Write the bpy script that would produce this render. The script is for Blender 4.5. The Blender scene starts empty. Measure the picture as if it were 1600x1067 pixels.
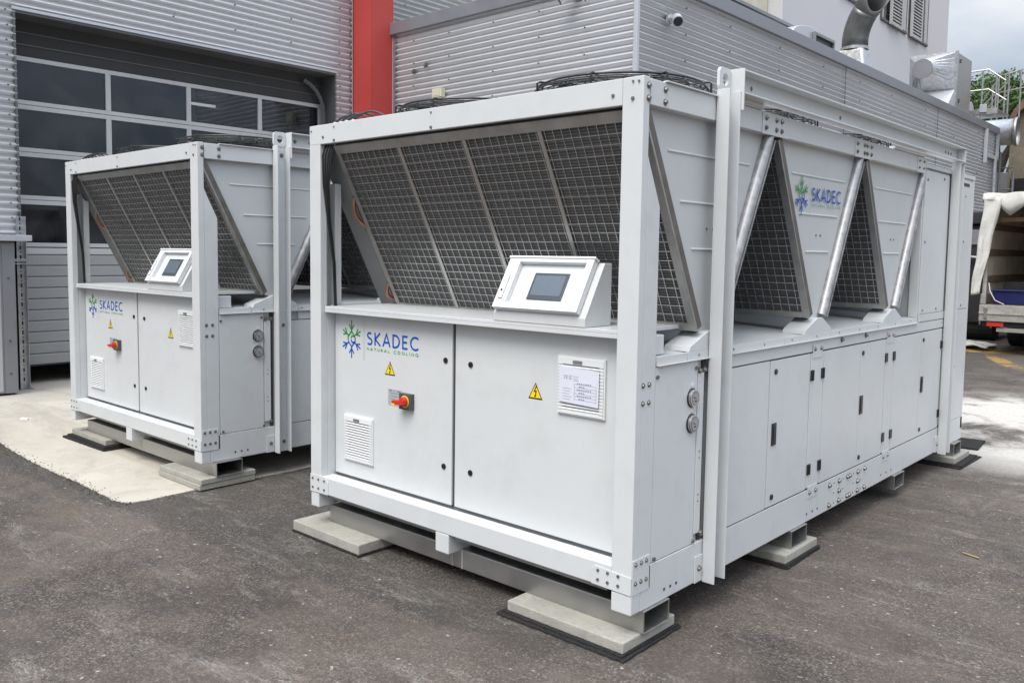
import bpy, bmesh, math, random
from mathutils import Vector, Matrix
random.seed(7)
PI = math.pi
SC = bpy.context.scene
COL = SC.collection

# ------------------------------------------------------------------ camera
cam_d = bpy.data.cameras.new('camera')
cam = bpy.data.objects.new('camera', cam_d)
COL.objects.link(cam)
SC.camera = cam
_yaw, _pitch, _roll, _f = -0.7479039, -0.0776132, 0.0119048, 1336.133
_F = Vector((math.sin(_yaw) * math.cos(_pitch), math.cos(_yaw) * math.cos(_pitch), math.sin(_pitch)))
_r = Vector((math.cos(_yaw), -math.sin(_yaw), 0))
_u = _r.cross(_F)
_R = math.cos(_roll) * _r + math.sin(_roll) * _u
_U = -math.sin(_roll) * _r + math.cos(_roll) * _u
cam.matrix_world = Matrix(((_R.x, _U.x, -_F.x, 1.8909), (_R.y, _U.y, -_F.y, -2.9297), (_R.z, _U.z, -_F.z, 1.6641), (0, 0, 0, 1)))
cam_d.sensor_width = 36
cam_d.lens = _f / 1600 * 36
cam_d.shift_x = 38.28 / 1600
cam_d.shift_y = -34.26 / 1600
cam_d.clip_start = 0.05
cam_d.clip_end = 2000

# ------------------------------------------------------------------ light
SUN_ELEV, SUN_AZ = 55, 172         # azimuth clockwise from +y
world = bpy.data.worlds.new('World')
SC.world = world
world.use_nodes = True
nt = world.node_tree
nt.nodes.clear()
N = nt.nodes.new
L = nt.links.new
out = N('ShaderNodeOutputWorld')
bg = N('ShaderNodeBackground')
bg.inputs[1].default_value = 0.1
sky = N('ShaderNodeTexSky')
sky.sky_type = 'NISHITA'
sky.sun_disc = False
sky.sun_elevation = math.radians(SUN_ELEV)
sky.sun_rotation = math.radians(SUN_AZ)
sky.dust_density = 2.0
tc = N('ShaderNodeTexCoord')
mp = N('ShaderNodeMapping')
mp.inputs['Scale'].default_value = (1.0, 1.0, 2.4)
no = N('ShaderNodeTexNoise')
no.inputs['Scale'].default_value = 3.3
no.inputs['Detail'].default_value = 5
no.inputs['Roughness'].default_value = 0.5
cr = N('ShaderNodeValToRGB')
cr.color_ramp.elements[0].position = 0.38
cr.color_ramp.elements[0].color = (4.6, 5.55, 6.9, 1)
cr.color_ramp.elements[1].position = 0.62
cr.color_ramp.elements[1].color = (8.9, 9.0, 9.1, 1)
mix = N('ShaderNodeMix')
mix.data_type = 'RGBA'
mix.inputs[0].default_value = 0.86
L(tc.outputs['Generated'], mp.inputs[0])
L(mp.outputs[0], no.inputs['Vector'])
L(no.outputs['Fac'], cr.inputs[0])
L(sky.outputs[0], mix.inputs[6])
# overcast: cloud deck brightens steadily from the horizon to the zenith
sx = N('ShaderNodeSeparateXYZ')
L(tc.outputs['Generated'], sx.inputs[0])
gr = N('ShaderNodeMapRange')
gr.inputs['From Min'].default_value = 0.0
gr.inputs['From Max'].default_value = 1.0
gr.inputs['To Min'].default_value = 0.10
gr.inputs['To Max'].default_value = 1.80
L(sx.outputs['Z'], gr.inputs[0])
cm = N('ShaderNodeVectorMath')
cm.operation = 'SCALE'
L(cr.outputs[0], cm.inputs[0])
L(gr.outputs[0], cm.inputs['Scale'])
L(cm.outputs[0], mix.inputs[7])
L(mix.outputs[2], bg.inputs[0])
L(bg.outputs[0], out.inputs[0])

sun_d = bpy.data.lights.new('sun', 'SUN')
sun_d.energy = 1.45
sun_d.angle = math.radians(34)
sun_d.color = (1.0, 0.955, 0.89)
sun = bpy.data.objects.new('sun', sun_d)
COL.objects.link(sun)
_e, _a = math.radians(SUN_ELEV), math.radians(SUN_AZ)
_sd = Vector((math.sin(_a) * math.cos(_e), math.cos(_a) * math.cos(_e), math.sin(_e)))
sun.rotation_euler = _sd.to_track_quat('Z', 'Y').to_euler()

SC.view_settings.view_transform = 'Standard'
SC.view_settings.look = 'None'
SC.view_settings.exposure = 1.02
SC.view_settings.gamma = 1
SC.view_settings.use_curve_mapping = False
SC.cycles.max_bounces = 6
SC.cycles.diffuse_bounces = 3
SC.cycles.glossy_bounces = 3
SC.cycles.transparent_max_bounces = 8

# ------------------------------------------------------------------ materials
def mat(name, color, rough=0.5, metal=0.0, var=0.0, vscale=3.0, bump=0.0, bscale=60.0, spec=0.5, coat=0.0, emit=None, dirt=None, stretch=None):
    m = bpy.data.materials.new(name)
    m.use_nodes = True
    t = m.node_tree
    b = t.nodes['Principled BSDF']
    b.inputs['Base Color'].default_value = (*color, 1)
    b.inputs['Roughness'].default_value = rough
    b.inputs['Metallic'].default_value = metal
    b.inputs['Specular IOR Level'].default_value = spec
    if coat:
        b.inputs['Coat Weight'].default_value = coat
        b.inputs['Coat Roughness'].default_value = 0.15
    if emit:
        b.inputs['Emission Color'].default_value = (*emit[:3], 1)
        b.inputs['Emission Strength'].default_value = emit[3]
    co = None
    if var or bump or dirt:
        tcn = t.nodes.new('ShaderNodeTexCoord')
        co = tcn.outputs['Object']
        if stretch:
            mpn = t.nodes.new('ShaderNodeMapping')
            mpn.inputs['Scale'].default_value = stretch
            t.links.new(co, mpn.inputs[0])
            co = mpn.outputs[0]
    if var:
        n = t.nodes.new('ShaderNodeTexNoise')
        n.inputs['Scale'].default_value = vscale
        n.inputs['Detail'].default_value = 6
        n.inputs['Roughness'].default_value = 0.6
        t.links.new(co, n.inputs['Vector'])
        r = t.nodes.new('ShaderNodeValToRGB')
        r.color_ramp.elements[0].position = 0.3
        r.color_ramp.elements[1].position = 0.7
        r.color_ramp.elements[0].color = (*[c * (1 - var) for c in color], 1)
        r.color_ramp.elements[1].color = (*[min(1, c * (1 + var)) for c in color], 1)
        t.links.new(n.outputs['Fac'], r.inputs[0])
        last = r.outputs[0]
        mr = t.nodes.new('ShaderNodeMapRange')
        mr.inputs['From Min'].default_value = 0.3
        mr.inputs['From Max'].default_value = 0.7
        mr.inputs['To Min'].default_value = max(0.03, rough - 0.08)
        mr.inputs['To Max'].default_value = min(1, rough + 0.1)
        t.links.new(n.outputs['Fac'], mr.inputs[0])
        t.links.new(mr.outputs[0], b.inputs['Roughness'])
        if dirt:
            n2 = t.nodes.new('ShaderNodeTexNoise')
            n2.inputs['Scale'].default_value = vscale * 4.3
            n2.inputs['Detail'].default_value = 8
            n2.inputs['Roughness'].default_value = 0.7
            t.links.new(co, n2.inputs['Vector'])
            r2 = t.nodes.new('ShaderNodeMapRange')
            r2.inputs['From Min'].default_value = 0.5
            r2.inputs['From Max'].default_value = 0.75
            r2.inputs['To Max'].default_value = dirt[3]
            t.links.new(n2.outputs['Fac'], r2.inputs[0])
            mx = t.nodes.new('ShaderNodeMix')
            mx.data_type = 'RGBA'
            mx.inputs[7].default_value = (*dirt[:3], 1)
            t.links.new(r2.outputs[0], mx.inputs[0])
            t.links.new(last, mx.inputs[6])
            last = mx.outputs[2]
        t.links.new(last, b.inputs['Base Color'])
    if bump:
        n = t.nodes.new('ShaderNodeTexNoise')
        n.inputs['Scale'].default_value = bscale
        n.inputs['Detail'].default_value = 4
        t.links.new(co, n.inputs['Vector'])
        bp = t.nodes.new('ShaderNodeBump')
        bp.inputs['Strength'].default_value = bump
        bp.inputs['Distance'].default_value = 0.01
        t.links.new(n.outputs['Fac'], bp.inputs['Height'])
        t.links.new(bp.outputs[0], b.inputs['Normal'])
    return m

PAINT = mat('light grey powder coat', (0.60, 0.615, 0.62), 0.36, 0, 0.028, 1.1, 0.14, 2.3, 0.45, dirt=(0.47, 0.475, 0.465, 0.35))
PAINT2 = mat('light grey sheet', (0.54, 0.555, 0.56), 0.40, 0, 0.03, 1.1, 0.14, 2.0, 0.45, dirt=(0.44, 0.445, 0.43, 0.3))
WHITEP = mat('white plastic', (0.74, 0.75, 0.75), 0.35, 0, 0.01, 3)
SEAM = mat('dark seam', (0.05, 0.05, 0.055), 0.8)
BLACK = mat('black plastic', (0.015, 0.015, 0.016), 0.4, 0, 0.1, 8)
RUBBER = mat('black rubber granulate', (0.034, 0.033, 0.033), 0.95, 0, 0.75, 110, 1.0, 200, 0.2, dirt=(0.12, 0.115, 0.105, 0.5))
GALV = mat('galvanised steel', (0.50, 0.51, 0.53), 0.36, 0.85, 0.22, 14, 0.03, 60, dirt=(0.38, 0.39, 0.41, 0.5))
GALVD = mat('weathered galvanised steel', (0.38, 0.375, 0.36), 0.42, 0.8, 0.15, 12)
BARM = mat('stainless flat bar', (0.50, 0.49, 0.47), 0.33, 0.85)
GUARD = mat('stainless guard wire', (0.64, 0.63, 0.61), 0.27, 0.9, 0.08, 20)
COVER = mat('spangled galvanised cover', (0.46, 0.45, 0.45), 0.48, 0.75, 0.3, 22)
HEADER = mat('grey header plate', (0.20, 0.205, 0.205), 0.6, 0.2, 0.1, 6)
COPPER = mat('copper pipe', (0.40, 0.19, 0.125), 0.35, 0.85, 0.2, 30)
CHROME = mat('polished steel', (0.55, 0.54, 0.53), 0.18, 1.0)
DIAL = mat('gauge dial', (0.34, 0.335, 0.345), 0.4, 0, 0.05, 60, spec=0.2)
GALVB = mat('zinc coated beam', (0.44, 0.44, 0.43), 0.33, 0.9, 0.10, 5, 0.02, 30)
CASE = mat('coil casing edge', (0.17, 0.155, 0.135), 0.5, 0.6, 0.2, 9)
STEEL = mat('zinc bolt', (0.22, 0.21, 0.20), 0.45, 0.8)
BLUE = mat('logo blue', (0.008, 0.085, 0.42), 0.5, spec=0.25)
GREEN = mat('logo green', (0.015, 0.30, 0.045), 0.5, spec=0.25)
LINEG = mat('logo line grey', (0.22, 0.26, 0.36), 0.5)
YELLOW = mat('warning yellow', (0.85, 0.62, 0.01), 0.4)
RED = mat('switch red', (0.55, 0.03, 0.015), 0.35)
DGREY = mat('switch grey', (0.07, 0.075, 0.085), 0.45)
LABELM = mat('label grey', (0.52, 0.53, 0.55), 0.4, 0.3)
PAPER = mat('paper sheet', (0.68, 0.69, 0.78), 0.25, 0, 0.02, 8, coat=0.4)
INK = mat('grey ink', (0.16, 0.16, 0.22), 0.7)
SCREEN = mat('display screen', (0.10, 0.125, 0.155), 0.12, 0, 0.06, 5, coat=0.5)
BEZEL = mat('display bezel', (0.06, 0.065, 0.075), 0.25)
PLATEW = mat('mounting plate', (0.62, 0.66, 0.68), 0.3, 0, 0.02, 4)
SLAB = mat('paving slab concrete', (0.36, 0.345, 0.305), 0.9, 0, 0.14, 7, 0.5, 160, dirt=(0.22, 0.205, 0.175, 0.6))
ALU = mat('corrugated aluminium sheet', (0.60, 0.605, 0.625), 0.40, 0.34, 0.03, 0.5)
FLASH = mat('grey flashing', (0.27, 0.275, 0.30), 0.42, 0.5, 0.06, 2)
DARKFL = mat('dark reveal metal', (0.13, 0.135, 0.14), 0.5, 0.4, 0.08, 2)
HEADB = mat('shade-darkened header board', (0.05, 0.051, 0.053), 0.7, 0.2, 0.2, 2)  # near black tone puts the shade of the door recess into the colour
BENDM = mat('dull grey duct', (0.16, 0.165, 0.17), 0.45, 0.7, 0.2, 5)
REDP = mat('red column paint', (0.46, 0.052, 0.044), 0.6, 0, 0.06, 1.5, dirt=(0.40, 0.065, 0.055, 0.4))
DOORF = mat('door aluminium', (0.50, 0.505, 0.52), 0.42, 0.3, 0.04, 2)
SLATM = mat('door slat grey', (0.30, 0.31, 0.32), 0.5, 0.1, 0.05, 1.5, 0.03, 90)
PLASTER = mat('pale plaster', (0.62, 0.61, 0.635), 0.9, 0, 0.03, 0.35, 0.08, 30)
CREAM = mat('cream render', (0.66, 0.62, 0.50), 0.95, 0, 0.10, 2.5, 0.4, 12)
SHUT = mat('shutter slat', (0.50, 0.49, 0.48), 0.5, 0.2, 0.05, 2)
WINF = mat('dark window frame', (0.08, 0.08, 0.085), 0.5)
GLASSD = mat('dark window glass', (0.02, 0.023, 0.027), 0.06, 0, 0.2, 1.2)
TARP = mat('white tarpaulin', (0.62, 0.61, 0.57), 0.55, 0, 0.08, 3, 0.5, 9, dirt=(0.36, 0.34, 0.30, 0.5))
TARPIN = mat('aged tarpaulin lining', (0.50, 0.44, 0.34), 0.8, 0, 0.25, 2.2, 0.3, 6)
WOOD = mat('weathered board', (0.16, 0.105, 0.07), 0.8, 0, 0.3, 6, 0.2, 60)
WOODL = mat('fresh pallet wood', (0.42, 0.29, 0.17), 0.7, 0, 0.2, 6)
CRATEB = mat('blue plastic', (0.008, 0.012, 0.085), 0.4, 0, 0.1, 4)
TRUCKG = mat('worn dropside paint', (0.34, 0.33, 0.30), 0.6, 0.2, 0.2, 3, 0.1, 40, dirt=(0.14, 0.13, 0.12, 0.7))
DARKM = mat('dark machine paint', (0.022, 0.022, 0.024), 0.55, 0, 0.3, 4)
OLDW = mat('old stained wall', (0.18, 0.155, 0.115), 0.95, 0, 0.35, 1.2, 0.4, 14, dirt=(0.09, 0.075, 0.055, 0.7))
BARK = mat('tree bark', (0.06, 0.045, 0.03), 0.9, 0, 0.3, 8)
LEAF = mat('tree leaves', (0.075, 0.14, 0.035), 0.7, 0, 0.5, 0.8)
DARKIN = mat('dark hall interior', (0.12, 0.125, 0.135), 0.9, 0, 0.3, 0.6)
TUBE = mat('lit fluorescent tube', (0.8, 0.8, 0.8), 0.5, emit=(1, 1, 1, 0.7))
LAMPW = mat('pale junction box', (0.58, 0.55, 0.42), 0.5)
TRIMG = mat('pale corner trim', (0.55, 0.56, 0.60), 0.35, 0.4)

def glass_mat():
    m = bpy.data.materials.new('tinted door pane')
    m.use_nodes = True
    t = m.node_tree
    t.nodes.clear()
    o = t.nodes.new('ShaderNodeOutputMaterial')
    tr = t.nodes.new('ShaderNodeBsdfTransparent')
    tr.inputs[0].default_value = (0.55, 0.57, 0.60, 1)
    gl = t.nodes.new('ShaderNodeBsdfGlossy')
    gl.inputs['Roughness'].default_value = 0.03
    gl.inputs['Color'].default_value = (0.75, 0.78, 0.85, 1)
    fr = t.nodes.new('ShaderNodeFresnel')
    fr.inputs[0].default_value = 1.75
    tcn = t.nodes.new('ShaderNodeTexCoord')
    n = t.nodes.new('ShaderNodeTexNoise')
    n.inputs['Scale'].default_value = 1.1
    n.inputs['Detail'].default_value = 1
    t.links.new(tcn.outputs['Object'], n.inputs['Vector'])
    b = t.nodes.new('ShaderNodeBump')
    b.inputs['Strength'].default_value = 0.04
    b.inputs['Distance'].default_value = 0.2
    t.links.new(n.outputs['Fac'], b.inputs['Height'])
    t.links.new(b.outputs[0], gl.inputs['Normal'])
    mx = t.nodes.new('ShaderNodeMixShader')
    t.links.new(fr.outputs[0], mx.inputs[0])
    t.links.new(tr.outputs[0], mx.inputs[1])
    t.links.new(gl.outputs[0], mx.inputs[2])
    # dried smears and film on the panes
    df = t.nodes.new('ShaderNodeBsdfDiffuse')
    df.inputs[0].default_value = (0.30, 0.31, 0.33, 1)
    n2 = t.nodes.new('ShaderNodeTexNoise')
    n2.inputs['Scale'].default_value = 1.5
    n2.inputs['Detail'].default_value = 3
    n2.inputs['Distortion'].default_value = 1.2
    t.links.new(tcn.outputs['Object'], n2.inputs['Vector'])
    mr = t.nodes.new('ShaderNodeMapRange')
    mr.inputs['From Min'].default_value = 0.45
    mr.inputs['From Max'].default_value = 0.62
    mr.inputs['To Min'].default_value = 0.03
    mr.inputs['To Max'].default_value = 0.085
    t.links.new(n2.outputs['Fac'], mr.inputs[0])
    mx2 = t.nodes.new('ShaderNodeMixShader')
    t.links.new(mr.outputs[0], mx2.inputs[0])
    t.links.new(mx.outputs[0], mx2.inputs[1])
    t.links.new(df.outputs[0], mx2.inputs[2])
    t.links.new(mx2.outputs[0], o.inputs[0])
    return m
GLASS = glass_mat()

def fin_mat():
    """coil fins: fine horizontal tubes and dark gaps, as relief"""
    m = bpy.data.materials.new('coil fins')
    m.use_nodes = True
    t = m.node_tree
    b = t.nodes['Principled BSDF']
    b.inputs['Metallic'].default_value = 0.3
    b.inputs['Roughness'].default_value = 0.6
    tcn = t.nodes.new('ShaderNodeTexCoord')
    w = t.nodes.new('ShaderNodeTexWave')
    w.wave_type = 'BANDS'
    w.bands_direction = 'Z'
    w.inputs['Scale'].default_value = 25.0
    w.inputs['Distortion'].default_value = 0.0
    t.links.new(tcn.outputs['Object'], w.inputs['Vector'])
    r = t.nodes.new('ShaderNodeValToRGB')
    r.color_ramp.elements[0].color = (0.055, 0.056, 0.058, 1)
    r.color_ramp.elements[1].color = (0.135, 0.137, 0.14, 1)
    r.color_ramp.elements[0].position = 0.2
    r.color_ramp.elements[1].position = 0.75
    t.links.new(w.outputs['Fac'], r.inputs[0])
    t.links.new(r.outputs[0], b.inputs['Base Color'])
    bp = t.nodes.new('ShaderNodeBump')
    bp.inputs['Strength'].default_value = 0.2
    bp.inputs['Distance'].default_value = 0.006
    t.links.new(w.outputs['Fac'], bp.inputs['Height'])
    t.links.new(bp.outputs[0], b.inputs['Normal'])
    return m
FINS = fin_mat()

STRIP = ((-3.38, -0.60, 0), 0.097)
def ground_mat(kind):
    m = bpy.data.materials.new(kind)
    m.use_nodes = True
    t = m.node_tree
    b = t.nodes['Principled BSDF']
    nn = t.nodes.new
    lk = t.links.new
    tcn = nn('ShaderNodeTexCoord')
    co = tcn.outputs['Object']
    def noise(sc, det=6, ro=0.6, vec=None, dist=0.0):
        n = nn('ShaderNodeTexNoise')
        n.inputs['Scale'].default_value = sc
        n.inputs['Detail'].default_value = det
        n.inputs['Roughness'].default_value = ro
        n.inputs['Distortion'].default_value = dist
        lk(vec or co, n.inputs['Vector'])
        return n.outputs['Fac']
    def ramp(f, p0, c0, p1, c1):
        r = nn('ShaderNodeValToRGB')
        r.color_ramp.elements[0].position = p0
        r.color_ramp.elements[0].color = (*c0, 1)
        r.color_ramp.elements[1].position = p1
        r.color_ramp.elements[1].color = (*c1, 1)
        lk(f, r.inputs[0])
        return r.outputs[0]
    def mixc(f, a, c, mode='MIX'):
        x = nn('ShaderNodeMix')
        x.data_type = 'RGBA'
        x.blend_type = mode
        if isinstance(f, float):
            x.inputs[0].default_value = f
        else:
            lk(f, x.inputs[0])
        for i, v in ((6, a), (7, c)):
            if isinstance(v, tuple):
                x.inputs[i].default_value = (*v, 1)
            else:
                lk(v, x.inputs[i])
        return x.outputs[2]
    def rng(f, a, c, lo=0.0, hi=1.0):
        x = nn('ShaderNodeMapRange')
        x.inputs['From Min'].default_value = a
        x.inputs['From Max'].default_value = c
        x.inputs['To Min'].default_value = lo
        x.inputs['To Max'].default_value = hi
        lk(f, x.inputs[0])
        return x.outputs[0]
    def mul(a, c):
        x = nn('ShaderNodeMath')
        x.operation = 'MULTIPLY'
        lk(a, x.inputs[0])
        if isinstance(c, float):
            x.inputs[1].default_value = c
        else:
            lk(c, x.inputs[1])
        return x.outputs[0]
    def blob(cx, cy, sx, sy, rot=0.0):
        mp_ = nn('ShaderNodeMapping')
        mp_.vector_type = 'TEXTURE'
        mp_.inputs['Location'].default_value = (cx, cy, 0)
        mp_.inputs['Rotation'].default_value = (0, 0, rot)
        mp_.inputs['Scale'].default_value = (sx, sy, 1)
        lk(co, mp_.inputs[0])
        g = nn('ShaderNodeTexGradient')
        g.gradient_type = 'SPHERICAL'
        lk(mp_.outputs[0], g.inputs[0])
        return g.outputs[1]
    def sm_vec():
        m_ = nn('ShaderNodeMapping')
        m_.inputs['Scale'].default_value = (0.5, 2.2, 1)
        lk(co, m_.inputs[0])
        return m_.outputs[0]
    if kind == 'asphalt':
        base = ramp(noise(0.75, 9, 0.68, dist=0.7), 0.36, (0.043, 0.0345, 0.029), 0.64, (0.124, 0.100, 0.084))
        base = mixc(rng(noise(3.1, 7, 0.7, dist=0.5), 0.46, 0.66, 0, 0.5), base, (0.125, 0.093, 0.071))
        base = mixc(rng(noise(1.25, 8, 0.7, dist=1.0), 0.55, 0.68, 0, 0.6), base, (0.046, 0.042, 0.040))
        # older lighter asphalt against a darker rolled strip
        mpn = nn('ShaderNodeMapping')
        mpn.vector_type = 'TEXTURE'
        mpn.inputs['Location'].default_value = STRIP[0]
        mpn.inputs['Rotation'].default_value = (0, 0, STRIP[1])
        lk(co, mpn.inputs[0])
        sp_ = nn('ShaderNodeSeparateXYZ')
        lk(mpn.outputs[0], sp_.inputs[0])
        wob = nn('ShaderNodeMath')
        wob.operation = 'MULTIPLY_ADD'
        lk(noise(2.3, 6, 0.65), wob.inputs[0])
        wob.inputs[1].default_value = 0.30
        wob.inputs[2].default_value = -0.15
        ad = nn('ShaderNodeMath')
        ad.operation = 'ADD'
        lk(sp_.outputs[1], ad.inputs[0])
        lk(wob.outputs[0], ad.inputs[1])
        strip = mul(rng(ad.outputs[0], -0.03, 0.05, 0, 1), rng(sp_.outputs[0], 2.9, 3.6, 1, 0))
        base = mixc(mul(strip, 0.62), base, (0.036, 0.033, 0.029))
        # aggregate grain in two sizes
        def grain(scale):
            v_ = nn('ShaderNodeTexVoronoi')
            v_.inputs['Scale'].default_value = scale
            lk(co, v_.inputs['Vector'])
            sc_ = nn('ShaderNodeSeparateColor')
            lk(v_.outputs['Color'], sc_.inputs[0])
            return v_, sc_
        v, vc = grain(125)
        vb, vcb = grain(78)
        amt = rng(noise(1.7, 6, 0.65), 0.36, 0.64, 0.22, 0.68)
        dark = mixc(rng(vc.outputs[0], 0.55, 1.0, 0, 0.9), base, (0.010, 0.009, 0.009))
        lite = mixc(rng(vc.outputs[1], 0.72, 1.0, 0, 0.7), dark, (0.30, 0.275, 0.25))
        c1 = mixc(amt, base, lite)
        c1 = mixc(mul(rng(vcb.outputs[0], 0.80, 1.0, 0, 0.5), amt), c1, (0.20, 0.18, 0.16))
        c1 = mixc(rng(vcb.outputs[1], 0.9965, 0.998, 0.0, 0.6), c1, (0.44, 0.42, 0.38))
        # scuffs and dusty streaks
        sm = nn('ShaderNodeMapping')
        sm.inputs['Rotation'].default_value = (0, 0, -0.72)
        sm.inputs['Scale'].default_value = (0.75, 2.6, 1)
        lk(co, sm.inputs[0])
        dust = mul(rng(noise(1.3, 9, 0.75, sm.outputs[0], 0.9), 0.52, 0.72), rng(noise(14, 8, 0.8, sm.outputs[0], 1.5), 0.46, 0.60))
        c1 = mixc(mul(dust, 0.85), c1, (0.27, 0.25, 0.225))
        sc2 = mul(rng(noise(2.2, 4, 0.6, sm.outputs[0], 0.4), 0.59, 0.66), rng(noise(26, 6, 0.8, sm.outputs[0], 2.5), 0.50, 0.58))
        c1 = mixc(mul(sc2, 0.6), c1, (0.34, 0.32, 0.29))
        # pale washed out area at the far end
        far = mul(rng(blob(1.6, 7.3, 3.6, 3.1, 0.35), 0.03, 0.30), rng(noise(0.9, 8, 0.68, dist=0.7), 0.36, 0.50))
        c1 = mixc(mul(far, 0.92), c1, mixc(rng(noise(30, 6, 0.8), 0.4, 0.65), (0.60, 0.575, 0.535), (0.44, 0.415, 0.375)))
        far2 = mul(rng(blob(1.9, 4.8, 2.6, 2.6), 0.0, 0.8), rng(noise(2.3, 8, 0.75, dist=1.2), 0.50, 0.62, 0, 0.75))
        c1 = mixc(far2, c1, (0.30, 0.275, 0.25))
        yel = mul(rng(blob(-1.9, 14.6, 0.75, 0.45, 0.5), 0.05, 0.25), rng(noise(3.2, 6, 0.7), 0.42, 0.5, 0, 0.8))
        c1 = mixc(yel, c1, (0.48, 0.25, 0.03))
        yel2 = mul(rng(blob(-1.35, 12.9, 0.16, 1.3, 0.42), 0.05, 0.25), rng(noise(3.2, 6, 0.7), 0.42, 0.5, 0, 0.6))
        c1 = mixc(yel2, c1, (0.45, 0.27, 0.06))
        lk(c1, b.inputs['Base Color'])
        b.inputs['Roughness'].default_value = 0.82
        bp = nn('ShaderNodeBump')
        bp.inputs['Strength'].default_value = 0.55
        bp.inputs['Distance'].default_value = 0.004
        lk(v.outputs['Distance'], bp.inputs['Height'])
        bp2 = nn('ShaderNodeBump')
        bp2.inputs['Strength'].default_value = 0.3
        bp2.inputs['Distance'].default_value = 0.03
        lk(noise(6, 6), bp2.inputs['Height'])
        lk(bp.outputs[0], bp2.inputs['Normal'])
        lk(bp2.outputs[0], b.inputs['Normal'])
    else:
        base = ramp(noise(0.8, 7, 0.6, dist=0.5), 0.3, (0.44, 0.405, 0.345), 0.7, (0.58, 0.545, 0.475))
        c1 = mixc(rng(noise(2.4, 9, 0.75, dist=1.2), 0.50, 0.70, 0, 0.55), base, (0.30, 0.275, 0.235))
        c1 = mixc(rng(noise(0.7, 9, 0.75, sm_vec(), 0.8), 0.50, 0.62, 0, 0.5), c1, (0.34, 0.31, 0.265))
        c1 = mixc(rng(noise(40, 3), 0.62, 0.8, 0, 0.25), c1, (0.2, 0.19, 0.17))
        lk(c1, b.inputs['Base Color'])
        b.inputs['Roughness'].default_value = 0.88
        bp = nn('ShaderNodeBump')
        bp.inputs['Strength'].default_value = 0.25
        bp.inputs['Distance'].default_value = 0.01
        lk(noise(50, 5), bp.inputs['Height'])
        lk(bp.outputs[0], b.inputs['Normal'])
    return m
ASPHALT = ground_mat('asphalt')
APRON = ground_mat('concrete apron')

# ------------------------------------------------------------------ mesh helpers
class MB:
    def __init__(s):
        s.v, s.f, s.m = [], [], []
    def add(s, vs, fs, mi=0):
        o = len(s.v)
        s.v += [tuple(p) for p in vs]
        s.f += [tuple(i + o for i in f) for f in fs]
        s.m += [mi] * len(fs)
        return s
    def box(s, x0, x1, y0, y1, z0, z1, mi=0, M=None):
        vs = [Vector((x, y, z)) for z in (z0, z1) for y in (y0, y1) for x in (x0, x1)]
        if M: vs = [M @ p for p in vs]
        return s.add(vs, [(0, 2, 3, 1), (4, 5, 7, 6), (0, 1, 5, 4), (2, 6, 7, 3), (0, 4, 6, 2), (1, 3, 7, 5)], mi)
    def hexa(s, pts, mi=0):
        return s.add(pts, [(0, 2, 3, 1), (4, 5, 7, 6), (0, 1, 5, 4), (2, 6, 7, 3), (0, 4, 6, 2), (1, 3, 7, 5)], mi)
    def prism(s, poly, axis, a, b, mi=0):
        """poly: 2D points in the two other axes, in xyz order"""
        def P(p, t):
            return {'x': (t, p[0], p[1]), 'y': (p[0], t, p[1]), 'z': (p[0], p[1], t)}[axis]
        n = len(poly)
        vs = [P(p, a) for p in poly] + [P(p, b) for p in poly]
        fs = [tuple(range(n))[::-1], tuple(range(n, 2 * n))]
        fs += [(i, (i + 1) % n, n + (i + 1) % n, n + i) for i in range(n)]
        return s.add(vs, fs, mi)
    def tube(s, path, r, n=8, mi=0, cap=True, closed=False):
        path = [Vector(p) for p in path]
        rs = r if isinstance(r, (list, tuple)) else [r] * len(path)
        rings = []
        up = None
        K = len(path)
        for i, p in enumerate(path):
            if closed:
                d = path[(i + 1) % K] - path[i - 1]
            else:
                d = path[min(i + 1, K - 1)] - path[max(i - 1, 0)]
            d.normalize()
            if up is None:
                up = Vector((0, 0, 1)) if abs(d.z) < 0.9 else Vector((1, 0, 0))
            a = d.cross(up).normalized()
            up = a.cross(d).normalized()
            rings.append([p + rs[i] * (math.cos(2 * PI * k / n) * a + math.sin(2 * PI * k / n) * up) for k in range(n)])
        vs = [q for rg in rings for q in rg]
        fs = []
        for i in range(K if closed else K - 1):
            j = (i + 1) % K
            for k in range(n):
                fs.append((i * n + k, i * n + (k + 1) % n, j * n + (k + 1) % n, j * n + k))
        if cap and not closed:
            fs.append(tuple(range(n))[::-1])
            fs.append(tuple((K - 1) * n + k for k in range(n)))
        return s.add(vs, fs, mi)
    def cyl(s, p, q, r, n=16, mi=0, r2=None):
        return s.tube([p, q], [r, r if r2 is None else r2], n, mi)
    def quad(s, a, b, c, d, mi=0):
        return s.add([a, b, c, d], [(0, 1, 2, 3)], mi)
    def build(s, name, mats, parent=None, bevel=0.0, smooth=False, recalc=True, seg=2):
        me = bpy.data.meshes.new(name)
        me.from_pydata(s.v, [], s.f)
        if not isinstance(mats, (list, tuple)): mats = [mats]
        for m in mats: me.materials.append(m)
        if len(mats) > 1: me.polygons.foreach_set('material_index', s.m)
        if recalc:
            bm = bmesh.new()
            bm.from_mesh(me)
            bmesh.ops.recalc_face_normals(bm, faces=bm.faces)
            bm.to_mesh(me)
            bm.free()
        if smooth:
            me.polygons.foreach_set('use_smooth', [True] * len(me.polygons))
            me.set_sharp_from_angle(angle=math.radians(38))
        me.update()
        o = bpy.data.objects.new(name, me)
        COL.objects.link(o)
        if parent: o.parent = parent
        if bevel:
            md = o.modifiers.new('edge', 'BEVEL')
            md.width = bevel
            md.segments = seg
            md.limit_method = 'ANGLE'
            md.angle_limit = math.radians(40)
            md.harden_normals = False
        return o

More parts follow.
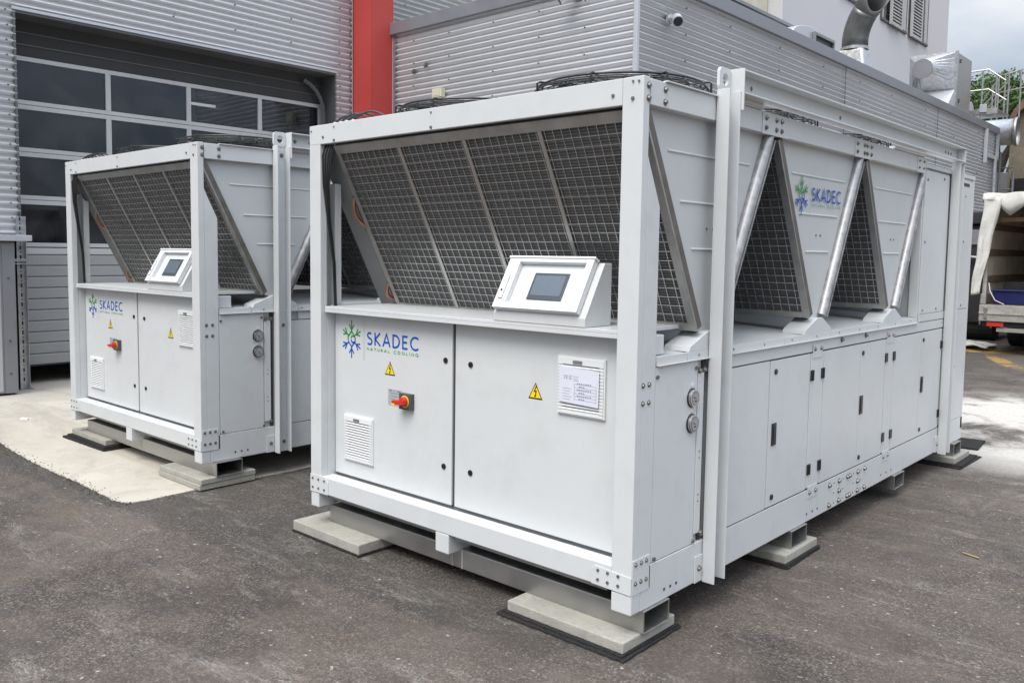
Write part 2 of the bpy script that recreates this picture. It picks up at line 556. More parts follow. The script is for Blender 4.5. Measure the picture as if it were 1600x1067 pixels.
def tag(o, label=None, cat=None, group=None, kind=None):
    if label: o['label'] = label
    if cat: o['category'] = cat
    if group: o['group'] = group
    if kind: o['kind'] = kind
    return o
def empty(name, loc, label, cat, group=None):
    o = bpy.data.objects.new(name, None)
    COL.objects.link(o)
    o.location = loc
    o.empty_display_size = 0.2
    return tag(o, label, cat, group)
def copy_tree(o, parent=None, skip=()):
    c = o.copy()
    COL.objects.link(c)
    c.parent = parent
    for ch in [x for x in bpy.data.objects if x.parent == o]:
        if ch in skip: continue
        copy_tree(ch, c, skip)
    return c
def box(name, m, parent, *b, bevel=0.0025):
    return MB().box(*b).build(name, m, parent, bevel)

# text as flat stroked letters ------------------------------------------------
def bez(cx, cy, rx, ry, a0, a1, n=12):
    return [(cx + rx * math.cos(math.radians(a0 + (a1 - a0) * i / n)), cy + ry * math.sin(math.radians(a0 + (a1 - a0) * i / n))) for i in range(n + 1)]
GL = {
 'S': (0.56, [bez(0.28, 0.745, 0.20, 0.205, 35, 268) + bez(0.28, 0.275, 0.235, 0.235, 88, -145)]),
 'K': (0.62, [[(0.06, 0), (0.06, 1)], [(0.56, 1), (0.08, 0.5), (0.60, 0)]]),
 'A': (0.74, [[(0.02, 0), (0.37, 1), (0.72, 0)], [(0.15, 0.33), (0.59, 0.33)]]),
 'D': (0.72, [[(0.06, 0), (0.06, 0.96)] + bez(0.24, 0.5, 0.42, 0.46, 90, -90) + [(0.06, 0.04)]]),
 'E': (0.54, [[(0.5, 0.96), (0.06, 0.96), (0.06, 0.04), (0.5, 0.04)], [(0.06, 0.51), (0.46, 0.51)]]),
 'C': (0.74, [bez(0.47, 0.5, 0.42, 0.47, 48, 312, 16)]),
 'N': (0.68, [[(0.06, 0), (0.06, 1), (0.62, 0), (0.62, 1)]]),
 'T': (0.56, [[(0.0, 0.96), (0.56, 0.96)], [(0.28, 0), (0.28, 0.96)]]),
 'U': (0.64, [[(0.06, 1), (0.06, 0.3)] + bez(0.32, 0.3, 0.26, 0.27, 180, 360) + [(0.58, 1)]]),
 'R': (0.58, [[(0.06, 0), (0.06, 0.96)] + bez(0.3, 0.72, 0.2, 0.24, 90, -90) + [(0.06, 0.48)], [(0.3, 0.48), (0.56, 0)]]),
 'L': (0.46, [[(0.06, 1), (0.06, 0.04), (0.44, 0.04)]]),
 'O': (0.84, [bez(0.42, 0.5, 0.37, 0.47, 0, 360, 20)]),
 'I': (0.14, [[(0.07, 0), (0.07, 1)]]),
 'G': (0.80, [bez(0.45, 0.5, 0.40, 0.47, 45, 350, 16) + [(0.85, 0.46), (0.5, 0.46)]]),
}
def strokes(mb, pl, w, T, mi=0):
    """flat ribbon along polyline pl (2D), half width w, T maps 2D to 3D"""
    n = len(pl)
    lft, rgt = [], []
    for i in range(n):
        p = Vector(pl[i])
        d0 = (Vector(pl[i]) - Vector(pl[i - 1])).normalized() if i else None
        d1 = (Vector(pl[i + 1]) - Vector(pl[i])).normalized() if i < n - 1 else None
        if d0 is None: d0 = d1
        if d1 is None: d1 = d0
        n0, n1 = Vector((-d0.y, d0.x)), Vector((-d1.y, d1.x))
        mdir = n0 + n1
        if mdir.length < 1e-4: mdir = n0.copy()
        mdir.normalize()
        k = min(1.9, 1 / max(0.3, mdir.dot(n0)))
        lft.append(p + mdir * w * k)
        rgt.append(p - mdir * w * k)
    vs = [T(*p) for p in lft] + [T(*p) for p in rgt]
    mb.add(vs, [(i, i + 1, n + i + 1, n + i) for i in range(n - 1)], mi)
def text(mb, s, x0, x1, y0, h, T, w, mi=0, gap=0.2):
    tot = sum(GL[c][0] if c != ' ' else 0.3 for c in s) + gap * (len(s) - 1)
    k = (x1 - x0) / tot
    x = 0
    for c in s:
        if c == ' ':
            x += 0.3 + gap
            continue
        for pl in GL[c][1]:
            strokes(mb, [(x0 + (x + p[0]) * k, y0 + p[1] * h) for p in pl], w, T, mi)
        x += GL[c][0] + gap
def logo(parent, T):
    """T(u, v): metres, u to the right, origin at snowflake centre"""
    mb = MB()
    def arm(cx, cy, ang, ln, mi, br=((0.42, 0.040),)):
        a = math.radians(ang)
        d = (math.cos(a), math.sin(a))
        strokes(mb, [(cx, cy), (cx + d[0] * ln, cy + d[1] * ln)], 0.0042, T, mi)
        for t_, bl in br:
            for sgn in (-1, 1):
                b_ = a + sgn * math.radians(36)
                px, py = cx + d[0] * ln * t_, cy + d[1] * ln * t_
                strokes(mb, [(px, py), (px + math.cos(b_) * bl, py + math.sin(b_) * bl)], 0.0042, T, mi)
    for sg, mi in ((1, 0), (-1, 1)):
        arm(0, 0.040 * sg, 90 * sg, 0.068, mi, ((0.18, 0.036),))
        strokes(mb, [(-0.030, 0.014 * sg), (0, 0.044 * sg), (0.030, 0.014 * sg)], 0.0046, T, mi)
        for sx in (1, -1):
            ang = 28 if sx == 1 else 152
            arm(0.026 * sx, 0.020 * sg, ang * sg, 0.062, mi, ((0.28, 0.036),))
        strokes(mb, [(0.028, 0.016 * sg), (0.004, 0.018 * sg), (-0.006, 0.004 * sg)], 0.0046, T, mi)
        strokes(mb, [(-0.032 * sg, 0.022 * sg), (-0.032 * sg, -0.012 * sg)], 0.0042, T, mi)
    strokes(mb, [(0.112, -0.112), (0.112, 0.112)], 0.0008, T, 2)
    text(mb, 'SKADEC', 0.137, 0.560, -0.020, 0.070, T, 0.0054, 1, 0.22)
    text(mb, 'NATURAL COOLING', 0.137, 0.560, -0.051, 0.0145, T, 0.0015, 0, 0.48)
    return mb.build('brand_lettering', [GREEN, BLUE, LINEG], parent, recalc=False)

# ------------------------------------------------------------------ ground
g = MB()
g.quad((-150, -150, 0), (150, -150, 0), (150, 150, 0), (-150, 150, 0))
tag(g.build('asphalt_yard', ASPHALT, recalc=False), kind='structure')
# concrete apron with a rounded near corner and slightly wandering edge
key = [(-14.0, -0.46), (-6.03, -0.485), (-5.3, -0.525), (-4.78, -0.535), (-4.3, -0.520), (-3.86, -0.530), (-3.72, -0.535), (-3.61, -0.515), (-3.55, -0.46), (-3.535, -0.36), (-3.54, -0.04), (-3.53, 0.45), (-3.52, 0.9), (-3.52, 6.1)]
pts = []
for (xa, ya), (xb, yb2) in zip(key[:-1], key[1:]):
    m_ = max(1, int(math.hypot(xb - xa, yb2 - ya) / 0.035))
    for i in range(m_):
        u = i / m_
        pts.append((xa + (xb - xa) * u + random.uniform(-.004, .004), ya + (yb2 - ya) * u + random.uniform(-.006, .006)))
pts += [(-3.5, 6.1), (-14.0, 6.1)]
a = MB()
a.prism(pts, 'z', -0.05, 0.006)
tag(a.build('concrete_apron', APRON), kind='structure')

# ------------------------------------------------------------------ corrugated walls
PITCH, AMP = 0.0835, 0.025
def corr(along, a0, a1, z0, z1, off, nrm, name, parent, sheet=1.05, mat_=ALU):
    """corrugated sheets, ribs horizontal. along: 'y' wall x=off, 'x' wall y=off; nrm sign of outward normal"""
    nseg = max(1, round((a1 - a0) / sheet))
    w = (a1 - a0) / nseg
    for i in range(nseg):
        s0, s1 = a0 + i * w, a0 + (i + 1) * w + (0.0 if i == nseg - 1 else 0.03)
        mb = MB()
        zs, ds = [], []
        z = z0
        st = PITCH / 8
        while z < z1 + 1e-6:
            ph = 2 * PI * (z % PITCH) / PITCH
            zs.append(z)
            ds.append(AMP * 0.92 * (math.cos(ph) + math.cos(3 * ph) / 10) + 0.002 * (i % 2))
            z += st
        if zs[-1] < z1:
            zs.append(z1)
            ds.append(AMP * math.cos(2 * PI * (z1 % PITCH) / PITCH))
        n = len(zs)
        vs = []
        for s_ in (s0, s1):
            for z, d in zip(zs, ds):
                vs.append((off + nrm * d, s_, z) if along == 'y' else (s_, off + nrm * d, z))
        mb.add(vs, [(k, k + 1, n + k + 1, n + k) for k in range(n - 1)])
        mb.build(name, mat_, parent, smooth=True, recalc=False)
def screws(parent, pts, nx, ny):
    mb = MB()
    for x, y, z in pts:
        mb.cyl((x, y, z), (x + nx * 0.014, y + ny * 0.014, z), 0.011, 6)
        mb.cyl((x + nx * 0.014, y + ny * 0.014, z), (x + nx * 0.022, y + ny * 0.022, z), 0.006, 6)
    tag(mb.build('sheet_screws', DARKFL, parent), kind='stuff')

HX = -8.9
hall = empty('workshop_hall', (HX, 3, 0), 'tall corrugated metal workshop hall with the glazed roller door and red column', 'building')
hall.location = (0, 0, 0)
corr('y', -6.0, 0.70, 1.80, 9.0, HX, 1, 'corrugated_sheet', hall, 2.2)
corr('y', 0.70, 5.20, 4.39, 9.0, HX, 1, 'corrugated_sheet', hall, 1.5)
corr('y', 5.20, 5.53, 0.0, 9.0, HX, 1, 'corrugated_sheet', hall)
corr('y', 6.02, 12.0, 4.9, 9.0, HX, 1, 'corrugated_sheet', hall, 2.0)
sp = []
for yy in (0.16, 0.60, 1.64, 2.6, 3.5, 4.4, 5.28, 5.47, 6.6, 7.4):
    k = 0
    while k < 90:
        z = PITCH * k
        k += (2, 3)[k % 2] if (yy < 0.7 or 5.2 < yy < 5.6) else 4
        if z < 1.9 and yy < 5.2: continue
        if 0.7 < yy < 5.2 and z < 4.45: continue
        if yy > 6 and z < 5.2: continue
        if z > 6.5: continue
        sp.append((HX + AMP, yy + random.uniform(-.01, .01), z))
screws(hall, sp, 1, 0)
# opening trims and reveal
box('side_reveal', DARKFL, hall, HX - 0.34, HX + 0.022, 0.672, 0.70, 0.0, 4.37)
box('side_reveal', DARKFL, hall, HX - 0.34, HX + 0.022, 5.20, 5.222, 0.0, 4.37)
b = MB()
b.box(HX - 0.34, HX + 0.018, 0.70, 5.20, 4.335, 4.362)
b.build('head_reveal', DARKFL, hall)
b = MB()
b.box(HX + 0.012, HX + 0.034, 0.66, 5.235, 4.364, 4.398)
b.build('lintel_trim', TRIMG, hall, 0.003)
b = MB()
b.box(HX + 0.022, HX + 0.030, 5.515, 5.532, 0, 9.0)
b.build('edge_trim', TRIMG, hall)
b = MB()
b.box(-20, HX - 0.03, -6, 0.64, 0, 9.0)
b.box(-20, HX - 0.03, 5.24, 14, 0, 9.0)
b.box(-20, HX - 0.03, 0.64, 5.24, 4.37, 9.0)
b.build('wall_core', DARKFL, hall)
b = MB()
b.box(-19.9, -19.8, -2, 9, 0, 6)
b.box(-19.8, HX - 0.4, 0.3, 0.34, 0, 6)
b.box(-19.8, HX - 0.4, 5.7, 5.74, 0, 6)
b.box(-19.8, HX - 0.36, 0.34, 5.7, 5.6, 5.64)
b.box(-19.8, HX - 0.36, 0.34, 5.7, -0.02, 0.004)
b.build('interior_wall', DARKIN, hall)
b = MB()
b.cyl((-12.5, 1.2, 4.45), (-12.5, 2.35, 4.45), 0.03, 8)
b.cyl((-12.5, 4.7, 4.25), (-12.5, 5.6, 4.25), 0.025, 8)
b.build('ceiling_light', TUBE, hall)
b = MB()
b.box(-12, -11.6, 1.4, 1.5, 0, 2.4)
b.box(-12, -11.9, 1.5, 2.3, 0.9, 1.0)
b.box(-13, -12.4, 2.6, 3.5, 0, 2.1)
b.build('machine_inside', FLASH, hall, 0.01)
# red column
b = MB()
b.box(HX - 0.02, -8.455, 5.55, 6.0, 0, 9.0)
b.build('red_column', REDP, hall, 0.012)
b = MB()
b.box(-8.457, -8.449, 5.545, 5.553, 0, 9.0)
b.build('column_edge', REDP, hall)
# header panel in the door recess
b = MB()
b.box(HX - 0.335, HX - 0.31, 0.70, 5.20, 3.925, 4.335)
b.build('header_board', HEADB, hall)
b = MB()
b.box(HX - 0.309, HX - 0.296, 0.70, 5.20, 4.05, 4.062)
b.box(HX - 0.309, HX - 0.296, 0.70, 5.20, 4.19, 4.202)
b.build('header_rib', DARKFL, hall)
pth = [(HX - 0.2, 5.15, 0.3), (HX - 0.2, 5.15, 3.75)] + [(HX - 0.2, 5.15 - 0.5 * (1 - math.cos(t * PI / 12)), 3.75 + 0.5 * math.sin(t * PI / 12)) for t in range(1, 6)]
b = MB()
b.tube(pth, 0.03, 6)
b.build('door_track', DARKFL, hall, smooth=True)

# sectional door: separate thing
XD = HX - 0.30
door = empty('sectional_door', (XD, 0.7, 0.25), 'glazed sectional door, standing slightly open above a dark gap in the hall wall', 'door')
door.location = (0, 0, 0)
rows = [3.92, 3.355, 2.80, 2.235, 1.67]
ys = [0.72, 1.875, 2.97, 4.08, 5.185]
for i in range(4):
    zt, zb = rows[i], rows[i + 1]
    fr = MB()
    fr.box(XD - 0.03, XD + 0.01, ys[0], ys[-1], zt - 0.055, zt - 0.003)
    fr.box(XD - 0.03, XD + 0.01, ys[0], ys[-1], zb + 0.003, zb + 0.052)
    for j, y in enumerate(ys):
        w0, w1 = (0.0, 0.07) if j == 0 else ((-0.07, 0.0) if j == 4 else (-0.033, 0.033))
        fr.box(XD - 0.028, XD + 0.012, y + w0, y + w1, zb + 0.052, zt - 0.055)
    fo = fr.build('sash_frame', DOORF, door, 0.003)
    for j in range(4):
        pm = MB()
        pm.box(XD - 0.018, XD - 0.012, ys[j] + 0.034, ys[j + 1] - 0.034, zb + 0.053, zt - 0.056)
        pm.build('pane', GLASS, fo)
b = MB()
b.box(XD - 0.03, XD + 0.01, ys[0], ys[-1], 1.585, 1.66)
b.build('bottom_rail', DOORF, door, 0.003)
for i in range(10):
    z1 = 1.583 - i * 0.1345
    b = MB()
    zz = [z1 - 0.006, z1 - 0.012, z1 - 0.128, z1 - 0.131]
    b.prism([(XD - 0.03, z1 - 0.001), (XD - 0.010, z1 - 0.001), (XD + 0.006, zz[1] - 0.006), (XD + 0.006, zz[2]), (XD - 0.002, zz[3]), (XD - 0.03, zz[3])], 'y', ys[0], ys[-1])
    b.build('door_slat', SLATM, door, 0.001)
b = MB()
b.box(XD - 0.03, XD + 0.012, ys[0], ys[-1], 0.225, 0.242)
b.build('bottom_seal', BLACK, door)

# perforated post and grey cabinet at the far left
post = MB()
post.box(-8.875, -8.868, 0.635, 0.72, 0.012, 2.02)
post.box(-8.868, -8.80, 0.714, 0.72, 0.012, 2.02)
pp = post.build('perforated_post', GALV, None, 0.002)
tag(pp, 'slotted galvanised steel post at the left edge of the roller door', 'post')
sl = MB()
z = 0.1
while z < 1.98:
    sl.box(-8.8675, -8.865, 0.668, 0.684, z, z + 0.045)
    sl.box(-8.8675, -8.865, 0.670, 0.682, z + 0.07, z + 0.084)
    z += 0.11
sl.build('slot', BLACK, pp)
MB().box(-8.90, -8.76, 0.60, 0.76, 0.0, 0.012).build('foot_plate', GALV, pp, 0.002)
MB().box(-8.86, -8.80, 0.50, 0.72, 1.50, 1.53).box(-8.86, -8.80, 0.50, 0.72, 1.47, 1.48).build('clamp_bracket', GALV, pp, 0.002)
cab = empty('grey_cabinet', (0, 0, 0), 'tall pale grey metal cabinet against the hall wall, at the left picture edge', 'cabinet')
box('body', SLATM, cab, -8.86, -8.52, -1.6, 0.50, 0.03, 1.72, bevel=0.008)
box('front_panel', DOORF, cab, -8.518, -8.508, -1.55, 0.34, 0.05, 1.70, bevel=0.004)
box('side_strip', FLASH, cab, -8.52, -8.500, 0.36, 0.49, 0.03, 1.70, bevel=0.004)
box('top_ledge', TRIMG, cab, -8.90, -8.44, -1.6, 0.66, 1.735, 1.80, bevel=0.004)
b = MB()
for z in (0.25, 0.62, 1.32):
    b.cyl((-8.50, 0.42, z), (-8.488, 0.42, z), 0.014, 8)
tag(b.build('screw_heads', DARKFL, cab), kind='stuff')
b = MB()
for z in (0.15, 0.55, 0.95, 1.15):
    b.tube([(-8.47, 0.10, z), (-8.46, 0.14, z + 0.02), (-8.47, 0.12, z + 0.06), (-8.48, 0.08, z + 0.03)], 0.010, 6)
b.tube([(-8.47, 0.10, 0.02), (-8.47, 0.10, 1.2)], 0.008, 6)
b.build('chain', DARKFL, cab, smooth=True)

# low wing -------------------------------------------------------------------
YW, XC, ZR, YE = 6.0, -4.0, 5.12, 23.5
wing = empty('low_wing', (0, 0, 0), 'flat roofed corrugated metal wing between red column and courtyard corner', 'building')
corr('x', -8.43, XC - 0.03, 0.0, ZR - 0.12, YW, -1, 'corrugated_sheet', wing, 1.6)
corr('y', YW + 0.03, YE, 0.0, ZR - 0.10, XC, 1, 'corrugated_sheet', wing, 2.2)
b = MB()
b.box(XC - 0.028, XC + 0.03, YW - 0.03, YW + 0.028, 0, ZR - 0.08)
b.build('corner_trim', TRIMG, wing, 0.006)
b = MB()
b.box(-8.452, -8.435, YW - 0.028, YW - 0.012, 0, ZR - 0.1)
b.build('edge_trim', TRIMG, wing)
b = MB()
b.box(-8.43, -8.38, YW - 0.024, YW - 0.020, 0, ZR - 0.1)
b.build('joint_strip', FLASH, wing)
b = MB()
b.box(-8.56, XC + 0.07, YW - 0.08, YW + 0.16, ZR - 0.12, ZR + 0.06)
b.box(XC - 0.16, XC + 0.07, YW + 0.161, YE + 0.08, ZR - 0.12, ZR + 0.06)
b.build('roof_edge_flashing', FLASH, wing, 0.006)
b = MB()
b.box(-8.565, -8.54, YW - 0.088, YW - 0.02, ZR - 0.12, ZR + 0.07)
b.build('flashing_cap', TRIMG, wing, 0.004)
b = MB()
b.box(-8.4, XC - 0.03, YW + 0.03, YE - 0.02, 0, ZR - 0.14)
b.box(-8.4, XC - 0.2, YW + 0.2, YE, ZR - 0.13, ZR - 0.06)
b.box(-8.4, XC + 0.02, YE, YE + 0.03, 0, ZR - 0.12)
b.build('wall_core', DARKFL, wing)
sp = []
for xx in (-7.95, -7.19, -6.32, -5.5, -4.75):
    for k in range(2, 60, 4):
        sp.append((xx, YW - AMP, PITCH * k))
screws(wing, sp, 0, -1)
sp = []
for yy in (7.1, 8.3, 9.9, 11.6, 13.3, 15.0, 17.2, 19.4, 21.6):
    for k in range(2, 60, 4):
        sp.append((XC + AMP, yy, PITCH * k))
screws(wing, sp, 1, 0)
b = MB()
for y0 in (12.62, 18.12):
    b.box(XC + 0.018, XC + 0.024, y0, y0 + 0.02, 0, ZR - 0.12)
b.build('sheet_joint', DARKFL, wing)
# fixtures on the wing wall
b = MB()
for x, z in ((-7.95, 4.395), (-7.68, 4.45)):
    b.tube([(x, YW - 0.01, z), (x, YW - 0.07, z - 0.01), (x + 0.05, YW - 0.10, z - 0.05)], 0.014, 6)
    b.cyl((x, YW - 0.02, z), (x, YW - 0.035, z), 0.035, 10)
tag(b.build('wall_hook', DARKFL, None, smooth=True), 'pair of small metal hooks screwed to the corrugated wall right of the red column', 'hook')
def camera_fix(loc, d, label, sc=1.0):
    r = empty('security_camera', loc, label, 'camera', 'cameras on the wing walls')
    n = Vector(d)
    side = Vector((n.y, -n.x, 0))
    m1 = MB()
    m1.cyl((0, 0, 0), n * 0.03, 0.075 * sc, 18)
    m1.cyl(n * 0.03, n * 0.06, 0.055 * sc, 18)
    m1.build('mounting_disc', GALV, r, smooth=True)
    m1 = MB()
    m1.tube([n * 0.05, n * 0.11 + side * 0.03, n * 0.15 + side * 0.05], 0.032 * sc, 10)
    m1.build('swivel_arm', GALV, r, smooth=True)
    p = n * 0.13 + side * 0.04
    q = p + n * 0.085 + side * 0.10 + Vector((0, 0, -0.085))
    m1 = MB()
    m1.tube([p, p * 0.85 + q * 0.15, q], [0.04 * sc, 0.062 * sc, 0.068 * sc], 16)
    m1.build('camera_body', TRIMG, r, smooth=True)
    dd = (q - p).normalized()
    m1 = MB()
    m1.cyl(q, q + dd * 0.004, 0.058 * sc, 16)
    m1.build('lens', BLACK, r)
    return r
camera_fix((XC + 0.02, 6.70, 4.62), (1, 0, 0), 'silver security camera on the courtyard side of the wing, right of the corner')
camera_fix((-4.87, YW - 0.02, 4.93), (0, -1, 0), 'silver security camera at the top picture edge, left of the wing corner')
jb = MB()
jb.box(-7.47, -7.27, YW - 0.11, YW - 0.02, 3.93, 4.06)
jbo = jb.build('junction_box', LAMPW, None, 0.008)
tag(jbo, 'small cream coloured box on the corrugated wall behind the fans', 'box')
MB().box(-7.44, -7.30, YW - 0.114, YW - 0.111, 3.955, 4.035).build('cover', LAMPW, jbo)

# downpipe, bracket and frames at wing end
b = MB()
b.tube([(XC + 0.10, YE - 0.45, 0), (XC + 0.10, YE - 0.45, ZR - 0.75)], 0.055, 10)
tag(b.build('downpipe', GALV, None, smooth=True), 'grey vertical downpipe at the far end of the wing', 'pipe')
b = MB()
b.box(XC + 0.03, XC + 0.11, YE - 1.35, YE - 1.27, ZR - 0.98, ZR - 0.12)
b.box(XC + 0.03, XC + 0.10, YE - 1.27, YE - 0.1, ZR - 0.82, ZR - 0.74)
b.box(XC + 0.03, XC + 0.10, YE - 0.14, YE - 0.06, ZR - 0.82, ZR - 0.12)
tag(b.build('eaves_bracket', TRIMG, None, 0.005), 'small pale steel frame bracket under the roof edge at the wing end', 'bracket')
lad = empty('caged_ladder', (0, 0, 0), 'dark steel ladder and posts between the wing end and the old stained building', 'ladder')
for xx in (-4.12, -3.78):
    MB().cyl((xx, 24.6, 0), (xx, 24.6, 4.65 if xx < -4 else 4.1), 0.035, 8).build('stile', FLASH, lad)
for z in (0.6, 1.2, 1.8, 2.4, 3.0, 3.6, 4.2):
    MB().cyl((-4.12, 24.6, z), (-3.78, 24.6, z), 0.022, 6).build('rung', FLASH, lad)

# ------------------------------------------------------------------ buildings behind
pb = empty('plaster_building', (0, 0, 0), 'tall pale plastered building with grey louvred shutters, behind the wing', 'building')
XP = -7.0
b = MB()
b.box(-20, XP, 16.6, 29.6, 0, 16)
b.build('wall', PLASTER, pb, 0.01)
def fwin(y0, y1, z0, z1, shut):
    # recess frame, glass and sliding louvred shutter
    f = MB()
    f.box(XP + 0.002, XP + 0.05, y0 - 0.05, y1 + 0.05, z0 - 0.07, z0)
    f.box(XP + 0.002, XP + 0.03, y0 - 0.05, y0, z0, z1)
    f.box(XP + 0.002, XP + 0.03, y1, y1 + 0.05, z0, z1)
    fo = f.build('window', WINF, pb)
    MB().box(XP + 0.003, XP + 0.012, y0, y1, z0, z1).build('pane', GLASSD, fo)
    box('casement', SHUT, fo, XP + 0.012, XP + 0.035, y0 + 0.08, y0 + 0.14, z0, z1)
    f = MB()
    f.prism([(XP + 0.012, y1 - 0.30), (XP + 0.035, y1 - 0.30), (XP + 0.035, y1 - 0.24), (XP + 0.028, y1 - 0.24), (XP + 0.028, y1 - 0.02), (XP + 0.012, y1 - 0.02)], 'z', z0, z1)
    f.build('casement', SHUT, fo)
    if shut:
        s0, s1 = shut
        s = MB()
        s.box(XP + 0.06, XP + 0.12, s0, s0 + 0.09, z0 - 0.08, z1 + 0.1)
        s.box(XP + 0.06, XP + 0.12, s1 - 0.09, s1, z0 - 0.08, z1 + 0.1)
        s.box(XP + 0.06, XP + 0.12, s0 + 0.09, s1 - 0.09, z0 - 0.08, z0 - 0.03)
        so = s.build('shutter', SHUT, pb)
        z = z0 - 0.02
        s = MB()
        while z < z1 + 0.05:
            s.hexa([(XP + 0.06, s0 + 0.09, z), (XP + 0.12, s0 + 0.09, z - 0.0), (XP + 0.06, s1 - 0.09, z), (XP + 0.12, s1 - 0.09, z),
                    (XP + 0.06, s0 + 0.09, z + 0.055), (XP + 0.08, s0 + 0.09, z + 0.065), (XP + 0.06, s1 - 0.09, z + 0.055), (XP + 0.08, s1 - 0.09, z + 0.065)])
            z += 0.092
        s.build('louvre_slats', SHUT, so)
zb = 8.52
fwin(19.9, 21.25, zb, zb + 1.5, None)
fwin(23.05, 25.2, zb, zb + 1.5, (23.62, 24.62))
fwin(25.5, 27.28, zb, zb + 1.5, (25.48, 26.48))
cb = empty('cream_building', (0, 0, 0), 'cream rendered house wall left of the pale plastered building', 'building')
box('wall', CREAM, cb, -20, -7.35, 9.0, 16.56, 0, 15, bevel=0.01)
re_ = empty('roof_upstand', (0, 0, 0), 'stepped dark edged roof upstand on the wing below the cream wall', 'roof edge')
box('upstand', FLASH, re_, -7.3, -5.2, 9.0, 13.4, ZR - 0.06, 5.93, bevel=0.01)
box('dark_gap', BLACK, re_, -5.198, -5.19, 9.0, 13.3, 5.64, 5.72, bevel=0)
box('cap', FLASH, re_, -7.3, -5.12, 9.0, 13.45, 5.931, 5.99, bevel=0.004)
ob = empty('old_building', (0, 0, 0), 'old brown stained building with a dark curved roof edge at the right picture edge', 'building')
b = MB()
b.prism([(-4.20, 0), (6, 0), (6, 6.3), (-3.3, 6.3), (-3.7, 6.12), (-4.0, 5.85), (-4.20, 5.45)], 'y', 26.0, 34.0)
b.build('wall', OLDW, ob, 0.02)
b = MB()
cur = [(-4.30, 5.25), (-4.30, 5.55), (-4.10, 5.98), (-3.85, 6.28), (-3.3, 6.56), (6, 6.7)]
inn = [(6, 6.305), (-3.3, 6.305), (-3.7, 6.125), (-4.0, 5.855), (-4.205, 5.25)]
b.prism(cur + inn, 'y', 25.8, 34.1)
b.build('roof_edge', WOOD, ob, 0.02)
b = MB()
b.box(-4.12, -3.75, 25.94, 26.0, 0.2, 4.0)
b.build('doorway', BLACK, ob)
gb = MB()
gb.box(-12, -5.2, 42, 50, 0, 5.6)
tag(gb.build('distant_shed', DARKFL, None, 0.02), 'dark distant shed seen between the wing end and old building', 'building')

# ------------------------------------------------------------------ roof ducts
def ring_tube(mb, path, radii, n=28, mi=0):
    mb.tube(path, radii, n, mi, cap=False)
# curved exhaust
ex = empty('exhaust_bend', (0, 0, 0), 'wide curved galvanised exhaust duct with an open dark mouth on the wing roof', 'duct')
cx, cy = -5.46, 17.0
b = MB()
b.hexa([(cx - .52, cy - .52, ZR - .05), (cx + .52, cy - .52, ZR - .05), (cx - .52, cy + .52, ZR - .05), (cx + .52, cy + .52, ZR - .05),
        (cx - .27, cy - .27, 6.28), (cx + .27, cy - .27, 6.28), (cx - .27, cy + .27, 6.28), (cx + .27, cy + .27, 6.28)])
b.build('square_base', GALV, ex, 0.05, seg=3)
b = MB()
b.cyl((cx, cy, 6.28), (cx, cy, 6.34), 0.30, 28)
b.build('collar', GALV, ex, smooth=True)
dirv = Vector((0.80, -0.30, 0)).normalized()
c0 = Vector((cx, cy, 6.30))
pts_ = [c0]
for i in range(1, 8):
    th = i * math.radians(6.2)
    Rb = 0.98
    pts_.append(c0 + Vector((0, 0, 0.12)) + dirv * Rb * (1 - math.cos(th)) + Vector((0, 0, Rb * math.sin(th))))
dl = (pts_[-1] - pts_[-2]).normalized()
b = MB()
n = 28
ring_tube(b, pts_, 0.265, n)
bo = b.build('bend', BENDM, ex, smooth=True, recalc=False)
sd = bo.modifiers.new('wall', 'SOLIDIFY')
sd.thickness = 0.012
for k in (2, 4, 6):
    p = pts_[k]
    d = (pts_[k + 1 if k < 7 else 7] - pts_[k - 1]).normalized()
    b = MB()
    b.tube([p - d * 0.012, p + d * 0.012], 0.274, 28)
    b.build('seam_band', GALV, ex, smooth=True)
# cut hood: half-shell funnel opening towards the yard
e = pts_[-1]
view = Vector((0.78, -0.60, -0.12)).normalized()
a1 = dl.cross(Vector((0, 0, 1))).normalized()
a2 = a1.cross(dl).normalized()
r0, r1 = [], []
for k in range(28):
    t = 2 * PI * k / 28
    rad = math.cos(t) * a1 + math.sin(t) * a2
    facing = max(0.0, rad.dot(view))
    facing2 = rad.dot(view)
    ln = 0.62 * (0.5 - 0.5 * facing2) + 0.01
    r0.append(e + rad * 0.262)
    r1.append(e + rad * (0.262 + 0.12 * (0.5 - 0.5 * facing2)) + dl * ln * 1.7)
b = MB()
b.add(r0 + r1, [(k, (k + 1) % 28, 28 + (k + 1) % 28, 28 + k) for k in range(28)])
hb = b.build('mouth_hood', HEADER, ex, smooth=True, recalc=False)  # dark grey stands in for the shaded inside of galvanised sheet
sd = hb.modifiers.new('wall', 'SOLIDIFY')
sd.thickness = 0.012
b = MB()
b.cyl(pts_[-2], pts_[-2] + dl * 0.01, 0.255, 28)
b.build('painted_shade_disc', BLACK, ex)  # black disc painted in place of the shade deep in the bend
